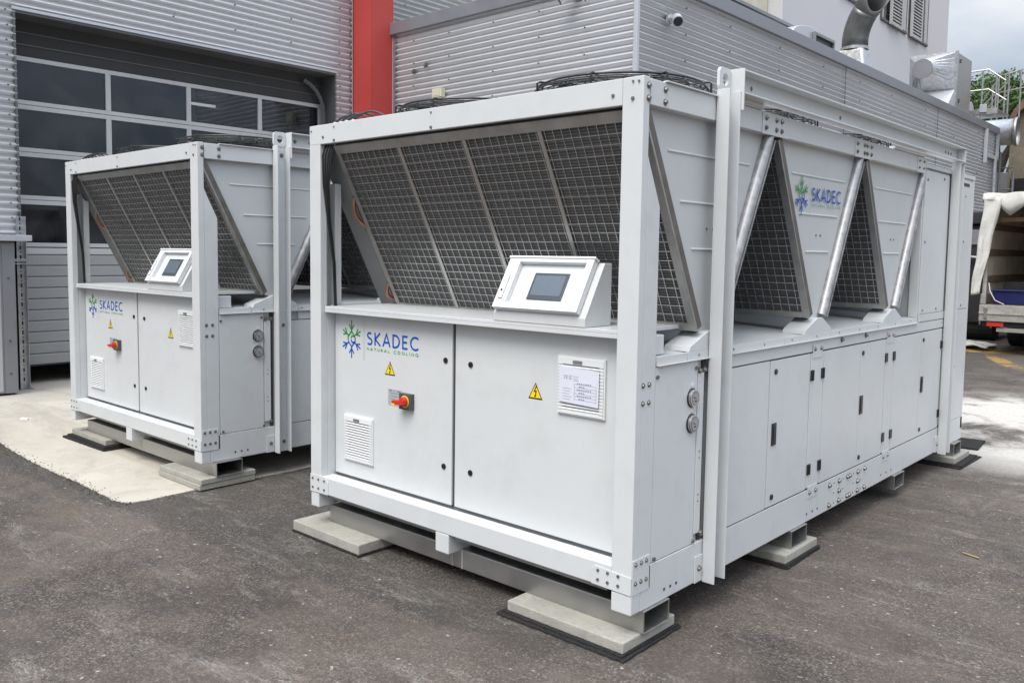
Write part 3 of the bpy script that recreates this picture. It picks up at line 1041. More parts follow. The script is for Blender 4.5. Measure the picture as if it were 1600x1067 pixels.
# low roof vent
lv = empty('low_roof_vent', (0, 0, 0), 'low pale sheet metal roof vent with a dark rectangular opening', 'roof vent')
b = MB()
arc = [(12.1, 5.10), (12.1, 5.62)] + [(12.1 + 0.9 * (1 - math.cos(t * PI / 10)) , 5.62 + 0.26 * math.sin(t * PI / 10)) for t in range(1, 6)] + [(13.55, 5.80), (13.75, 5.45), (13.75, 5.10)]
b.prism(arc, 'x', -5.3, -4.75)
b.build('curved_body', TRIMG, lv, 0.01)
b = MB()
b.box(-4.745, -4.69, 12.95, 13.90, 5.42, 5.47)
b.box(-4.745, -4.69, 12.95, 13.90, 5.75, 5.80)
b.box(-4.745, -4.69, 12.95, 13.0, 5.47, 5.75)
b.box(-4.745, -4.69, 13.85, 13.90, 5.47, 5.75)
b.build('opening_frame', FLASH, lv)
b = MB()
b.box(-4.75, -4.735, 13.0, 13.85, 5.47, 5.75)
b.build('opening', BLACK, lv)
# square to round transition box
tr = empty('duct_transition', (0, 0, 0), 'large square to round galvanised duct box with a blank disc, above the roof edge', 'duct')
x0, x1, z0, z1, yb_ = -5.20, -4.15, 5.72, 6.60, 20.0
cxr, czr, rr, yf = -4.80, 6.22, 0.235, 19.65
sq = []
nn_ = 32
for k in range(nn_):
    t = 2 * PI * k / nn_
    c, s = math.cos(t), math.sin(t)
    q = max(abs(c), abs(s))
    sq.append((( x0 + x1) / 2 + (x1 - x0) / 2 * c / q, yb_, (z0 + z1) / 2 + (z1 - z0) / 2 * s / q))
ci = [(cxr + rr * math.cos(2 * PI * k / nn_), yf, czr + rr * math.sin(2 * PI * k / nn_)) for k in range(nn_)]
b = MB()
b.add(sq + ci, [(k, (k + 1) % nn_, nn_ + (k + 1) % nn_, nn_ + k) for k in range(nn_)])
b.build('transition_cone', GALV, tr)
b = MB()
b.cyl((cxr, yf + 0.01, czr), (cxr, yf - 0.02, czr), rr, 32)
b.build('blank_disc', FLASH, tr, smooth=True)
b = MB()
b.box(x0, x1, yb_, yb_ + 0.05, z0 - 0.1, z1 + 0.02)
b.box(x1 - 0.02, x1 + 0.02, yb_ - 0.02, yb_ + 0.1, 5.1, z1 + 0.03)
b.build('flange', GALV, tr, 0.004)
b = MB()
b.box(x0 + 0.04, x1 - 0.0, yb_ + 0.051, yb_ + 1.35, 5.1, z1 + 0.0)
b.build('box_duct', GALVD, tr, 0.01)
b = MB()
for z in (5.45, 5.5, 6.4, 6.45):
    b.cyl((x1, yb_ + 0.3, z), (x1 + 0.03, yb_ + 0.3, z), 0.02, 8)
b.build('latch', BLACK, tr)
b = MB()
b.hexa([(-5.1, 19.2, 5.05), (-4.15, 19.2, 5.05), (-5.1, 20.0, 5.05), (-4.15, 20.0, 5.05), (-5.0, 19.98, 5.70), (-4.16, 19.98, 5.70), (-5.0, 19.995, 5.70), (-4.16, 19.995, 5.70)])
b.build('sloping_plate', TRIMG, tr)
# horizontal ducts at the wing end
hd = empty('white_roof_duct', (0, 0, 0), 'pale round duct lying on the roof under the platform', 'duct')
b = MB()
b.tube([(-6.2, 22.75, 5.56), (-4.42, 22.55, 5.60)], 0.20, 24, cap=True)
b.build('tube', TRIMG, hd, smooth=True)
sdct = empty('spiral_duct', (0, 0, 0), 'big round spiral duct with an open end, sticking out past the wing corner', 'duct')
ax = Vector((1, 0.05, 0)).normalized()
s0 = Vector((-5.84, 23.90, 5.11))
b = MB()
ring_tube(b, [s0, s0 + ax * 2.15], 0.335, 32)
bo = b.build('tube', GALV, sdct, smooth=True, recalc=False)
sd = bo.modifiers.new('wall', 'SOLIDIFY'); sd.thickness = 0.015
for k in range(9):
    p = s0 + ax * (0.35 + k * 0.21)
    MB().tube([p - ax * 0.008, p + ax * 0.008], 0.342, 32).build('seam_band', GALV, sdct, smooth=True)
b = MB()
p = s0 + ax * 2.15
ring_tube(b, [p, p + ax * 0.04, p + ax * 0.10], [0.335, 0.365, 0.372], 32)
bo = b.build('end_collar', GALVD, sdct, smooth=True, recalc=False)
sd = bo.modifiers.new('wall', 'SOLIDIFY'); sd.thickness = 0.015
MB().cyl(s0 + ax * 0.9, s0 + ax * 0.91, 0.325, 24).build('painted_shade_disc', BLACK, sdct)  # black disc as painted shade behind the open duct end

# roof platform with railings
pf = empty('roof_platform', (0, 0, 0), 'galvanised walkway platform and stair with tubular railings beyond the wing roof', 'platform')
def rail(pts__, r=0.019):
    MB().tube(pts__, r, 6).build('handrail', GALVD, pf, smooth=True)
def postr(x, y, z0, z1, r=0.023):
    MB().cyl((x, y, z0), (x, y, z1), r, 6).build('railing_post', GALVD, pf)
b = MB()
b.box(-4.42, -3.70, 22.2, 23.4, 5.44, 5.49)
b.build('deck', GALVD, pf, 0.004)
b = MB()
b.box(-4.45, -3.70, 22.12, 22.198, 5.36, 5.50)
b.build('deck_beam', GALVD, pf, 0.004)
b = MB()
b.box(-4.10, -3.94, 22.08, 22.118, 5.42, 5.62)
b.build('junction_plate', TRIMG, pf, 0.004)
YR = 22.15
rail([(-5.36, YR, 6.45), (-3.95, YR, 6.50), (-3.55, YR, 6.17)])
rail([(-5.30, YR, 5.98), (-3.93, YR, 6.0), (-3.52, YR, 5.68)])
postr(-5.30, YR, 5.98, 6.45)
postr(-4.08, YR, 5.1, 6.49)
postr(-3.76, YR, 5.30, 6.33)
YQ = 24.7
rail([(-4.62, YQ, 6.20), (-4.22, YQ, 6.79), (-3.98, YQ, 6.82), (-3.1, YQ, 7.05)])
rail([(-4.62, YQ, 5.80), (-4.22, YQ, 6.32), (-3.1, YQ, 6.45)])
for xq, zq in ((-4.42, 6.50), (-4.28, 6.70), (-4.12, 6.80), (-4.03, 6.81), (-3.74, 6.88), (-3.5, 6.93)):
    postr(xq, YQ, 5.55, zq)
rail([(-4.9, YQ, 5.75), (-4.0, YQ, 6.62)], 0.026)
rail([(-4.9, YQ, 5.45), (-4.05, YQ, 6.22)], 0.026)

# tree beyond
def tree(x, y, h, cr, label, seed, leaves=7000):
    rnd = random.Random(seed)
    t = empty('leafy_tree', (x, y, 0), label, 'tree')
    b = MB()
    b.tube([(0, 0, 0), (0.15, 0.05, h * 0.3), (0.0, 0, h * 0.55)], [0.32, 0.25, 0.15], 8)
    b.build('trunk', BARK, t, smooth=True)
    b = MB()
    for i in range(9):
        a_ = i * 2.4
        b.tube([(0, 0, h * (0.3 + 0.02 * i)), (cr * 0.4 * math.cos(a_), cr * 0.4 * math.sin(a_), h * 0.55 + i * 0.1), (cr * 0.8 * math.cos(a_), cr * 0.8 * math.sin(a_), h * 0.72)], [0.12, 0.07, 0.02], 5)
    b.build('limb', BARK, t)
    cl = []
    for i in range(26):
        u = rnd.uniform(0, 2 * PI)
        v = math.acos(rnd.uniform(-0.7, 1))
        rr_ = cr * rnd.uniform(0.35, 0.9)
        cl.append((rr_ * math.sin(v) * math.cos(u), rr_ * math.sin(v) * math.sin(u), h * 0.68 + rr_ * 0.62 * math.cos(v), rnd.uniform(0.2, 0.34) * cr))
    b = MB()
    for i in range(leaves):
        c = rnd.choice(cl)
        d = Vector((rnd.gauss(0, 1), rnd.gauss(0, 1), rnd.gauss(0, 1))).normalized() * c[3] * rnd.uniform(0.55, 1.05)
        p = Vector(c[:3]) + d
        s = rnd.uniform(0.07, 0.14)
        n1 = Vector((rnd.gauss(0, 1), rnd.gauss(0, 1), rnd.gauss(0, 1))).normalized()
        n2 = n1.orthogonal().normalized()
        n3 = n1.cross(n2)
        b.add([p + n2 * s, p + n3 * s * 0.6, p - n2 * s, p - n3 * s * 0.6], [(0, 1, 2, 3)])
    b.build('crown', LEAF, t, recalc=False)
tree(-11.6, 58, 16.2, 2.9, 'green leafy tree in the distance behind the roof platform railings', 3)
tree(-8.9, 61, 16.9, 3.0, 'green leafy tree partly hidden by the old stained building', 9)

# ------------------------------------------------------------------ truck
tk = empty('flatbed_truck', (0, 0, 0), 'parked tarpaulin truck seen into its open rear, loaded with crates', 'truck')
TX0, TX1, TY0, TY1 = -1.97, 0.45, 14.0, 19.6
box('bed_floor', WOOD, tk, TX0, TX1, TY0 + 0.03, TY1, 0.78, 0.87, bevel=0.01)
box('tailgate', TRUCKG, tk, TX0 - 0.02, TX1 + 0.02, TY0 - 0.03, TY0 + 0.028, 0.58, 0.862, bevel=0.008)
box('side_board', TRUCKG, tk, TX0 - 0.02, TX0 + 0.02, TY0 + 0.03, TY1, 0.872, 1.05, bevel=0.006)
box('side_board', TRUCKG, tk, TX1 - 0.02, TX1 + 0.02, TY0 + 0.03, TY1, 0.872, 1.35, bevel=0.006)
box('chassis_beam', DARKM, tk, TX0 + 0.7, TX0 + 0.85, TY0 + 0.1, TY1 + 1.5, 0.5, 0.77)
box('chassis_beam', DARKM, tk, TX1 - 0.85, TX1 - 0.7, TY0 + 0.1, TY1 + 1.5, 0.5, 0.77)
box('rear_bumper', TRUCKG, tk, TX0 + 0.25, TX1 - 0.25, TY0 + 0.03, TY0 + 0.12, 0.40, 0.47)
box('lamp_bar', DARKM, tk, TX0 + 0.02, TX1 - 0.02, TY0 + 0.05, TY0 + 0.14, 0.485, 0.57)
for xx in (TX0 + 0.04, TX1 - 0.3):
    for yy in (16.2, ):
        w = MB()
        w.cyl((xx, yy, 0.40), (xx + 0.26, yy, 0.40), 0.40, 24)
        wo = w.build('wheel', RUBBER, tk, 0.03)
        MB().cyl((xx - 0.01, yy, 0.40), (xx + 0.27, yy, 0.40), 0.2, 16).build('rim', TRUCKG, wo, 0.01)
for xx in (TX0 + 0.03, TX1 - 0.03):
    box('corner_stake', TRUCKG, tk, xx - 0.03, xx + 0.03, TY0 + 0.04, TY0 + 0.10, 0.872, 2.76)
    box('corner_stake', TRUCKG, tk, xx - 0.03, xx + 0.03, TY1 - 0.10, TY1 - 0.04, 0.872, 2.76)
for xx in (-1.02, ):
    box('front_stake', DARKM, tk, xx - 0.06, xx + 0.06, TY1 - 0.19, TY1 - 0.13, 0.872, 2.76)
b = MB(); b.box(TX0, TX1, TY1 - 0.10, TY1 - 0.06, 0.872, 2.76); b.build('front_wall', TARPIN, tk)
b = MB(); b.box(TX0 - 0.01, TX0 + 0.0, TY0 + 0.1, TY1, 1.05, 2.79); b.build('side_tarpaulin', TARPIN, tk)
b = MB(); b.box(TX1 + 0.0, TX1 + 0.01, TY0 + 0.1, TY1, 1.35, 2.79); b.build('side_tarpaulin', TARPIN, tk)
for z in (1.25, 1.72, 2.18):
    box('batten', WOOD, tk, TX0 + 0.06, TX1 - 0.06, TY1 - 0.24, TY1 - 0.2, z, z + 0.13, bevel=0.005)
    box('batten', WOOD, tk, TX0 + 0.003, TX0 + 0.03, TY0 + 0.15, TY1 - 0.25, z, z + 0.12, bevel=0.005)
box('roof_board', WOODL, tk, TX0 + 0.1, TX1, TY0 + 0.6, TY0 + 0.75, 2.33, 2.40, bevel=0.004)
def cloth(name, pts, nx, ny, amp, seed, mat_, parent, thick=0.01):
    """pts: 4 corners TL TR BR BL"""
    rnd = random.Random(seed)
    ph = [rnd.uniform(0, 6) for _ in range(6)]
    TL, TR, BR, BL = [Vector(p) for p in pts]
    nrm = (TR - TL).cross(BL - TL).normalized()
    vs, fs = [], []
    for j in range(ny + 1):
        v = j / ny
        for i in range(nx + 1):
            u = i / nx
            p = TL.lerp(TR, u).lerp(BL.lerp(BR, u), v)
            d = amp * (math.sin(9 * u + ph[0] + 3 * v) + 0.6 * math.sin(17 * u - 5 * v + ph[1]) + 0.5 * math.sin(23 * v + 4 * u + ph[2]))
            q = p + nrm * d
            q += (TR - TL).normalized() * amp * 0.7 * math.sin(14 * v + ph[3])
            vs.append(q)
    w_ = nx + 1
    for j in range(ny):
        for i in range(nx):
            k = j * w_ + i
            fs.append((k, k + 1, k + w_ + 1, k + w_))
    m_ = MB(); m_.add(vs, fs)
    o = m_.build(name, mat_, parent, smooth=True, recalc=False)
    s_ = o.modifiers.new('thickness', 'SOLIDIFY'); s_.thickness = thick
    return o
# roof tarp (sloping roll at the rear) and hanging strip
b = MB()
vs = []
NX = 60
prof = [(TY1, 2.80), (TY0 + 0.3, 2.82), (TY0 - 0.02, 2.80), (TY0 - 0.05, 2.74), (TY0 - 0.05, 2.70), (TY0 + 0.0, 2.66)]
for i in range(NX + 1):
    u = i / NX
    x = TX0 - 0.06 + (TX1 - TX0 + 0.12) * u
    sag = 0.27 * max(0, 1 - abs(x + 1.60) / 0.27) + 0.015 * math.sin(x * 13)
    for j, (yy, zz) in enumerate(prof):
        vs.append((x, yy + 0.02 * math.sin(x * 19 + j), zz + 0.012 * math.sin(x * 9 + j) - (sag * max(0, j - 2) / 3)))
npf = len(prof)
b.add(vs, [(i * npf + j, i * npf + j + 1, (i + 1) * npf + j + 1, (i + 1) * npf + j) for i in range(NX) for j in range(npf - 1)])
o = b.build('roof_tarpaulin', TARP, tk, smooth=True, recalc=False)
s_ = o.modifiers.new('thickness', 'SOLIDIFY'); s_.thickness = 0.012
cloth('hanging_strip', [(TX0 - 0.02, TY0 - 0.04, 2.74), (TX0 + 0.24, TY0 - 0.04, 2.72), (TX0 - 0.03, TY0 - 0.05, 1.05), (TX0 - 0.17, TY0 - 0.04, 1.02)], 6, 34, 0.012, 5, TARP, tk)
b = MB(); b.tube([(TX0 + 0.10, TY0 + 0.02, 1.25), (TX0 + 0.13, TY0 + 0.0, 1.1), (TX0 + 0.22, TY0 - 0.04, 0.95), (TX0 + 0.36, TY0 - 0.02, 0.88)], 0.008, 6)
b.build('tie_rope', TARP, tk, smooth=True)
for xx in (TX0 + 0.10, TX1 - 0.36):
    box('tail_lamp', RED, tk, xx, xx + 0.26, TY0 - 0.005, TY0 + 0.05, 0.49, 0.565, bevel=0.006)
for xx in (TX0 + 0.06, TX0 + 0.9, TX1 - 0.12):
    MB().box(xx, xx + 0.05, TY0 - 0.055, TY0 - 0.031, 0.63, 0.84).cyl((xx + 0.025, TY0 - 0.06, 0.80), (xx + 0.025, TY0 - 0.03, 0.80), 0.03, 10).build('gate_latch', GALVD, tk, 0.004)
box('gate_rib', TRUCKG, tk, TX0 - 0.02, TX1 + 0.02, TY0 - 0.045, TY0 - 0.031, 0.70, 0.735, bevel=0.004)
# load
cr_ = empty('blue_crate', (-1.56, 14.35, 0.872), 'dark blue plastic crate standing at the truck bed edge', 'crate')
b = MB()
w_, d_, h_ = 0.50, 0.36, 0.23
b.hexa([(-w_/2, -d_/2, 0), (w_/2, -d_/2, 0), (-w_/2, d_/2, 0), (w_/2, d_/2, 0), (-w_/2 - .03, -d_/2 - .02, h_), (w_/2 + .03, -d_/2 - .02, h_), (-w_/2 - .03, d_/2 + .02, h_), (w_/2 + .03, d_/2 + .02, h_)])
b.build('bin', CRATEB, cr_, 0.012)
MB().box(-w_/2 - .05, w_/2 + .05, -d_/2 - .045, d_/2 + .04, h_ + .001, h_ + .026).build('rim', CRATEB, cr_, 0.005)
bc = empty('black_crate', (-1.50, 14.80, 0.872), 'black ribbed crate behind the blue crate on the truck bed', 'crate')
MB().box(-.27, .27, -.2, .2, 0, .36).build('bin', BLACK, bc, 0.01)
b = MB()
for k in range(9):
    b.box(-.25 + k * .06, -.235 + k * .06, -.215, -.201, .03, .33)
b.box(-.28, .28, -.21, .21, .361, .38)
b.build('ribbed_shell', BLACK, bc, 0.003)
wf = MB()
M_ = Matrix.Translation((-1.12, 14.9, 1.33)) @ Matrix.Rotation(math.radians(-24), 4, 'Y') @ Matrix.Rotation(math.radians(15), 4, 'Z')
wf.box(-0.42, 0.42, -0.03, 0.03, -0.02, 0.02, M=M_)
wf.box(-0.42, 0.42, 0.42, 0.48, -0.02, 0.02, M=M_)
wf.box(-0.42, -0.35, 0.031, 0.419, -0.02, 0.02, M=M_)
wf.box(0.0, 0.07, 0.031, 0.419, -0.02, 0.02, M=M_)
tag(wf.build('wooden_frame', WOODL, None, 0.004), 'light wooden frame lying tilted on the black crate in the truck', 'frame')
# dark machine beside the truck
dm = empty('dark_machine', (0, 0, 0), 'dark machine with hoses parked between the chiller and truck', 'machine')
box('body', DARKM, dm, -3.3, -2.32, 16.6, 18.6, 0.35, 2.35, bevel=0.04)
box('top_cover', DARKM, dm, -3.35, -2.28, 16.5, 18.7, 2.36, 2.62, bevel=0.03)
b = MB()
b.tube([(-2.55, 16.5, 1.35 ), *[(-2.75 + 0.5 * math.cos(math.radians(t)), 16.5, 1.15 + 0.55 * math.sin(math.radians(t))) for t in range(60, 220, 16)]], 0.035, 8)
b.tube([(-2.5, 16.3, 0.35), (-2.5, 16.3, 0.85), (-2.44, 16.3, 0.93), (-2.36, 16.3, 0.93), (-2.30, 16.3, 0.85), (-2.30, 16.3, 0.30)], 0.018, 8)
b.build('hose', FLASH, dm, smooth=True)
box('side_grille', FLASH, dm, -2.9, -2.45, 16.56, 16.595, 1.95, 2.25, bevel=0.004)
b = MB(); b.cyl((-3.2, 17.0, 0.35), (-2.35, 17.0, 0.35), 0.35, 20); b.build('wheel', RUBBER, dm, 0.03)
# white plastic sheets on the ground
for k, (px, py, rz, sx, sy) in enumerate([(-2.38, 15.15, 0.3, 0.42, 0.22), (-2.28, 14.75, -0.2, 0.36, 0.20)]):
    c, s = math.cos(rz), math.sin(rz)
    def Q(u, v, z, px=px, py=py, c=c, s=s): return (px + u * c - v * s, py + u * s + v * c, z)
    o = cloth('plastic_sheet', [Q(-sx, sy, 0.10), Q(sx, sy, 0.07), Q(sx, -sy, 0.05), Q(-sx, -sy, 0.12)], 10, 8, 0.016, 20 + k, TARP, None)
    tag(o, ['crumpled white sheet on the ground, the one nearer the wing', 'crumpled white sheet on the ground, the one nearer the truck rear'][k], 'sheet')

# ------------------------------------------------------------------ the chiller
W = 2.23
def yz(t, s, yc, off):
    """point on the coil: t metres down the slope, s=+1 front facing, -1 rear facing, off outwards"""
    y = -0.5875 + 0.4626 * t - off * 0.8866
    z = 2.25 - 0.8866 * t - off * 0.4626
    return yc + s * y, z
def coil_box(mb, x0, x1, t0, t1, o0, o1, s, yc, mi=0):
    pts_ = []
    for o in (o0, o1):
        for t in (t0, t1):
            for x in (x0, x1):
                y, z = yz(t, s, yc, o)
                pts_.append((x, y, z))
    mb.hexa(pts_, mi)
SL = 1.037
MOD = 1.243

def make_chiller():
    R = empty('chiller', (0, 0, 0), 'nearer pale grey air cooled chiller with a sheet of paper on its right door vent', 'chiller', 'two matching rental chillers')
    # ---------------- frame
    def bx(name, m, *b, bevel=0.003, parent=R): return box(name, m, parent, *b, bevel=bevel)
    bx('corner_post', PAINT, -0.100, 0.0, 0.0, 0.045, 0.256, 2.37)
    b = MB(); b.prism([(0.0455, 0.256), (0.142, 0.256), (0.142, 1.86), (0.058, 2.03), (0.0455, 2.06)], 'x', -0.006, 0.0)
    b.build('post_flange', PAINT, R, 0.0015)
    bx('corner_post', PAINT, -W, -W + 0.1, 0.0, 0.045, 0.256, 2.37)
    bx('post_flange', PAINT, -W, -W + 0.1, 0.0455, 0.142, 0.256, 1.325)
    bx('post_flange', PAINT, -W, -W + 0.006, 0.0455, 0.142, 1.326, 2.1)
    bx('rear_stiffener', PAINT2, -W + 0.045, -W + 0.098, 0.105, 0.150, 1.352, 2.05)
    for x0 in (-0.06, -W):
        bx('corner_post', PAINT, x0, x0 + 0.06, 4.90, 4.95, 0.256, 2.33)
    bx('top_beam', PAINT, -W + 0.0005, -0.1005, -0.001, 0.050, 2.262, 2.3695)
    b = MB(); b.box(-W + 0.1, -0.1, -0.001, 0.09, 0.262, 0.362)
    b.build('bottom_beam', PAINT, R, 0.004)
    bx('coil_trim_strip', PAINT2, -W + 0.12, -0.102, 0.052, 0.058, 2.252, 2.2565, bevel=0)
    bx('end_beam', PAINT, -W + 0.06, -0.06, 4.90, 4.95, 2.25, 2.33)
    # corner gussets on bottom beam
    for gx0, gx1 in ((-0.20, 0.0005), (-W - 0.0005, -W + 0.17)):
        b = MB()
        if gx0 > -1: b.prism([(gx0, 0.262), (gx1, 0.258), (gx1, 0.335), (gx0 + 0.02, 0.345), (gx0, 0.33)], 'y', -0.0045, -0.0012)
        else: b.prism([(gx0, 0.258), (gx1, 0.262), (gx1, 0.335), (gx1 - 0.03, 0.362), (gx0, 0.362)], 'y', -0.0045, -0.0012)
        b.build('corner_plate', PAINT, R, 0.001)
    bx('corner_plate', PAINT, 0.0005, 0.0035, 0.001, 0.130, 0.257, 0.405, bevel=0.001)
    # feet
    bx('foot', PAINT, -0.10, 0.0, 0.0, 0.07, 0.17, 0.2555, bevel=0.006)
    bx('foot', PAINT, -W, -W + 0.075, 0.0, 0.12, 0.17, 0.2555, bevel=0.006)
    bx('foot', PAINT, -1.17, -1.075, 0.0, 0.16, 0.16, 0.2615, bevel=0.006)
    bx('skid_plate', GALVD, -W + 0.12, -1.19, 0.03, 0.12, 0.235, 0.2605, bevel=0.001)
    bx('skid_plate', GALVD, -1.06, -0.14, 0.03, 0.12, 0.235, 0.2605, bevel=0.001)
    # base rails
    bx('base_rail', PAINT, -0.06, 0.0, 0.0705, 4.95, 0.17, 0.356)
    bx('base_rail', PAINT, -W, -W + 0.06, 0.0705, 4.95, 0.17, 0.356)
    bx('underside', DARKFL, -W + 0.06, -0.06, 0.16, 4.94, 0.20, 0.26, bevel=0)
    # body
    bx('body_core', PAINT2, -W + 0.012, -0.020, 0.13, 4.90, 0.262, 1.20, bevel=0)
    bx('left_cladding', PAINT, -W, -W + 0.011, 0.143, 4.90, 0.36, 1.20)
    bx('door_recess', SEAM, -W + 0.11, -0.10, 0.118, 0.129, 0.365, 1.32, bevel=0)
    # worktop
    b = MB(); b.box(-W + 0.105, -0.101, 0.024, 0.60, 1.333, 1.349)
    b.box(-W + 0.105, -0.101, 0.024, 0.030, 1.315, 1.3328)
    wt = b.build('worktop', PAINT, R, 0.002)
    # ---------------- front doors
    def locks(d, pts):
        for x, z in pts:
            l = MB(); l.cyl((x, 0.0985, z), (x, 0.0935, z), 0.0145, 20)
            l.box(x - 0.003, x + 0.003, 0.0915, 0.0936, z - 0.007, z + 0.007)
            l.build('lock', BLACK, d, smooth=True)
    def tri(d, x, z, s=0.085):
        h = s * 0.95
        t = MB()
        for k, (sc, yy, mi) in enumerate(((1.0, 0.0984, 0), (0.80, 0.0980, 1))):
            cxz = z
            ps = [(-0.5, -0.42), (0.5, -0.42), (0.0, 0.55)]
            t.add([(x + p[0] * s * sc, yy, cxz + (p[1] * h) * sc) for p in ps], [(0, 1, 2)], mi)
        T = lambda u, v: (x + u, 0.0976, z + v)
        strokes(t, [(0.005, 0.028), (-0.006, 0.002), (0.005, 0.004), (-0.001, -0.022)], 0.0028, T, 0)
        t.add([T(-0.007, -0.016), T(0.006, -0.016), T(-0.002, -0.028)], [(0, 1, 2)], 0)
        t.build('warning_sign', [BLACK, YELLOW], d, recalc=False)
    def vent(d, x0, x1, z0, z1):
        v = MB()
        y0, y1 = 0.0985, 0.083
        v.box(x0, x1, y1 + 0.004, y0, z0, z1)
        v.box(x0 + 0.006, x0 + 0.026, y1, y1 + 0.004, z0 + 0.006, z1 - 0.006)
        v.box(x1 - 0.026, x1 - 0.006, y1, y1 + 0.004, z0 + 0.006, z1 - 0.006)
        v.box(x0 + 0.0262, x1 - 0.0262, y1, y1 + 0.004, z1 - 0.034, z1 - 0.006)
        v.box(x0 + 0.0262, x1 - 0.0262, y1, y1 + 0.004, z0 + 0.006, z0 + 0.020)
        n_ = 14
        H = (z1 - 0.036) - (z0 + 0.022)
        for k in range(n_):
            za = z0 + 0.022 + H * k / n_
            hh = H / n_
            v.hexa([(x0 + 0.027, y1 + 0.0005, za), (x1 - 0.027, y1 + 0.0005, za), (x0 + 0.027, y1 + 0.004, za), (x1 - 0.027, y1 + 0.004, za),
                    (x0 + 0.027, y1 - 0.0015, za + hh * 0.30), (x1 - 0.027, y1 - 0.0015, za + hh * 0.30), (x0 + 0.027, y1 + 0.0042, za + hh * 0.62), (x1 - 0.027, y1 + 0.0042, za + hh * 0.62)])
            v.box(x0 + 0.030, x1 - 0.030, y1 + 0.0037, y1 + 0.0039, za + hh * 0.55, za + hh * 0.98, 1)
        for k in range(n_ + 1):
            za = z0 + 0.02 + H * k / n_
            for xx in (x0 + 0.004, x1 - 0.026):
                v.box(xx, xx + 0.022, y1 - 0.0010, y1 - 0.0002, za, za + 0.0015, 1)
        vo = v.build('air_vent', [WHITEP, FLASH], d)
        return vo
    d1 = bx('door', PAINT, -2.126, -1.158, 0.099, 0.117, 0.372, 1.322, bevel=0.004)
    locks(d1, [(-1.204, 1.117), (-1.212, 0.568)])
    tri(d1, -1.638, 1.028)
    vent(d1, -2.03, -1.773, 0.468, 0.731)
    MB().box(-1.935, -1.885, 0.0795, 0.0825, 0.702, 0.716).build('vent_badge', FLASH, d1)
    logo(d1, lambda u, v: (-1.972 + u, 0.0975, 1.167 + v))
    lb = MB()
    lb.box(-1.652, -1.540, 0.0975, 0.0985, 0.833, 0.921)
    T = lambda u, v: (-1.652 + u, 0.0972, 0.833 + v)
    for (u0, u1) in ((0.008, 0.034), (0.050, 0.058), (0.074, 0.100)):
        strokes(lb, [(u0, 0.079), (u1, 0.079)], 0.0030, T, 1)
    for k in range(4):
        strokes(lb, [(0.008, 0.066 - k * 0.016), (0.013, 0.066 - k * 0.016)], 0.0024, T, 1)
        strokes(lb, [(0.021, 0.067 - k * 0.016), (0.092, 0.067 - k * 0.016)], 0.0010, T, 1)
        strokes(lb, [(0.021, 0.063 - k * 0.016), (0.074, 0.063 - k * 0.016)], 0.0008, T, 1)
    strokes(lb, [(0.090, 0.008), (0.102, 0.008)], 0.0024, T, 1)
    lb.build('instruction_plate', [LABELM, INK], d1, recalc=False)
    sw = MB()
    sw.box(-1.533, -1.441, 0.072, 0.0985, 0.828, 0.913, 0)
    sw.cyl((-1.487, 0.072, 0.871), (-1.487, 0.0695, 0.871), 0.033, 24, 1)
    sw.cyl((-1.487, 0.0695, 0.871), (-1.487, 0.048, 0.871), 0.028, 20, 2, r2=0.024)
    sw.hexa([(-1.545, 0.030, 0.852), (-1.455, 0.030, 0.862), (-1.545, 0.052, 0.852), (-1.455, 0.052, 0.862),
             (-1.545, 0.030, 0.876), (-1.455, 0.030, 0.884), (-1.545, 0.052, 0.876), (-1.455, 0.052, 0.884)], 2)
    sw.box(-1.546, -1.522, 0.0292, 0.0298, 0.852, 0.862, 1)
    sw.build('main_switch', [DGREY, YELLOW, RED], d1, 0.002)
    d2 = bx('door', PAINT, -1.136, -0.104, 0.099, 0.117, 0.372, 1.322, bevel=0.004)
    locks(d2, [(-1.027, 1.112), (-1.022, 0.569)])
    tri(d2, -0.610, 1.026)
    vent(d2, -0.473, -0.214, 0.950, 1.211)
    MB().box(-0.384, -0.334, 0.0795, 0.0825, 1.182, 1.196).build('vent_badge', FLASH, d2)
    pa = MB()
    pa.quad((-0.456, 0.0765, 1.166), (-0.238, 0.0765, 1.160), (-0.240, 0.0765, 1.000), (-0.456, 0.0765, 1.008))
    T = lambda u, v: (-0.456 + u, 0.0758, 1.008 + v)
    for k in range(5):
        strokes(pa, [(0.022, 0.062 - k * 0.012), (0.070 - 0.006 * (k % 3), 0.061 - k * 0.012)], 0.0006, T, 1)
    for k in range(3):
        strokes(pa, [(0.078, 0.118 - k * 0.009), (0.110 - 0.006 * (k % 2), 0.117 - k * 0.009)], 0.0007, T, 1)
    for k in range(6):
        strokes(pa, [(0.086, 0.084 - k * 0.0135), (0.204, 0.082 - k * 0.0135)], 0.0005, T, 1)
        u = 0.100 + 0.01 * (k % 2)
        for q in range(7 if k % 2 == 0 else 3):
            strokes(pa, [(u, 0.088 - k * 0.0135), (u + 0.008, 0.088 - k * 0.0135)], 0.0018, T, 1)
            u += 0.0115
    strokes(pa, [(0.086, 0.086), (0.086, 0.012)], 0.0005, T, 1)
    strokes(pa, [(0.204, 0.084), (0.204, 0.010)], 0.0005, T, 1)
    for cx_ in (0.034, 0.046):
        strokes(pa, [(cx_ + 0.006 * math.cos(math.radians(a_)), 0.112 + 0.0075 * math.sin(math.radians(a_))) for a_ in range(60, 301, 30)], 0.0009, T, 1)
    strokes(pa, [(0.041, 0.112), (0.047, 0.112)], 0.0008, T, 1)
    strokes(pa, [(0.058, 0.120), (0.056, 0.104)], 0.0009, T, 1)
    strokes(pa, [(0.062, 0.120), (0.070, 0.120), (0.062, 0.104), (0.070, 0.104)], 0.0008, T, 1)
    paper = pa.build('document_sheet', [PAPER, INK], d2, recalc=False)
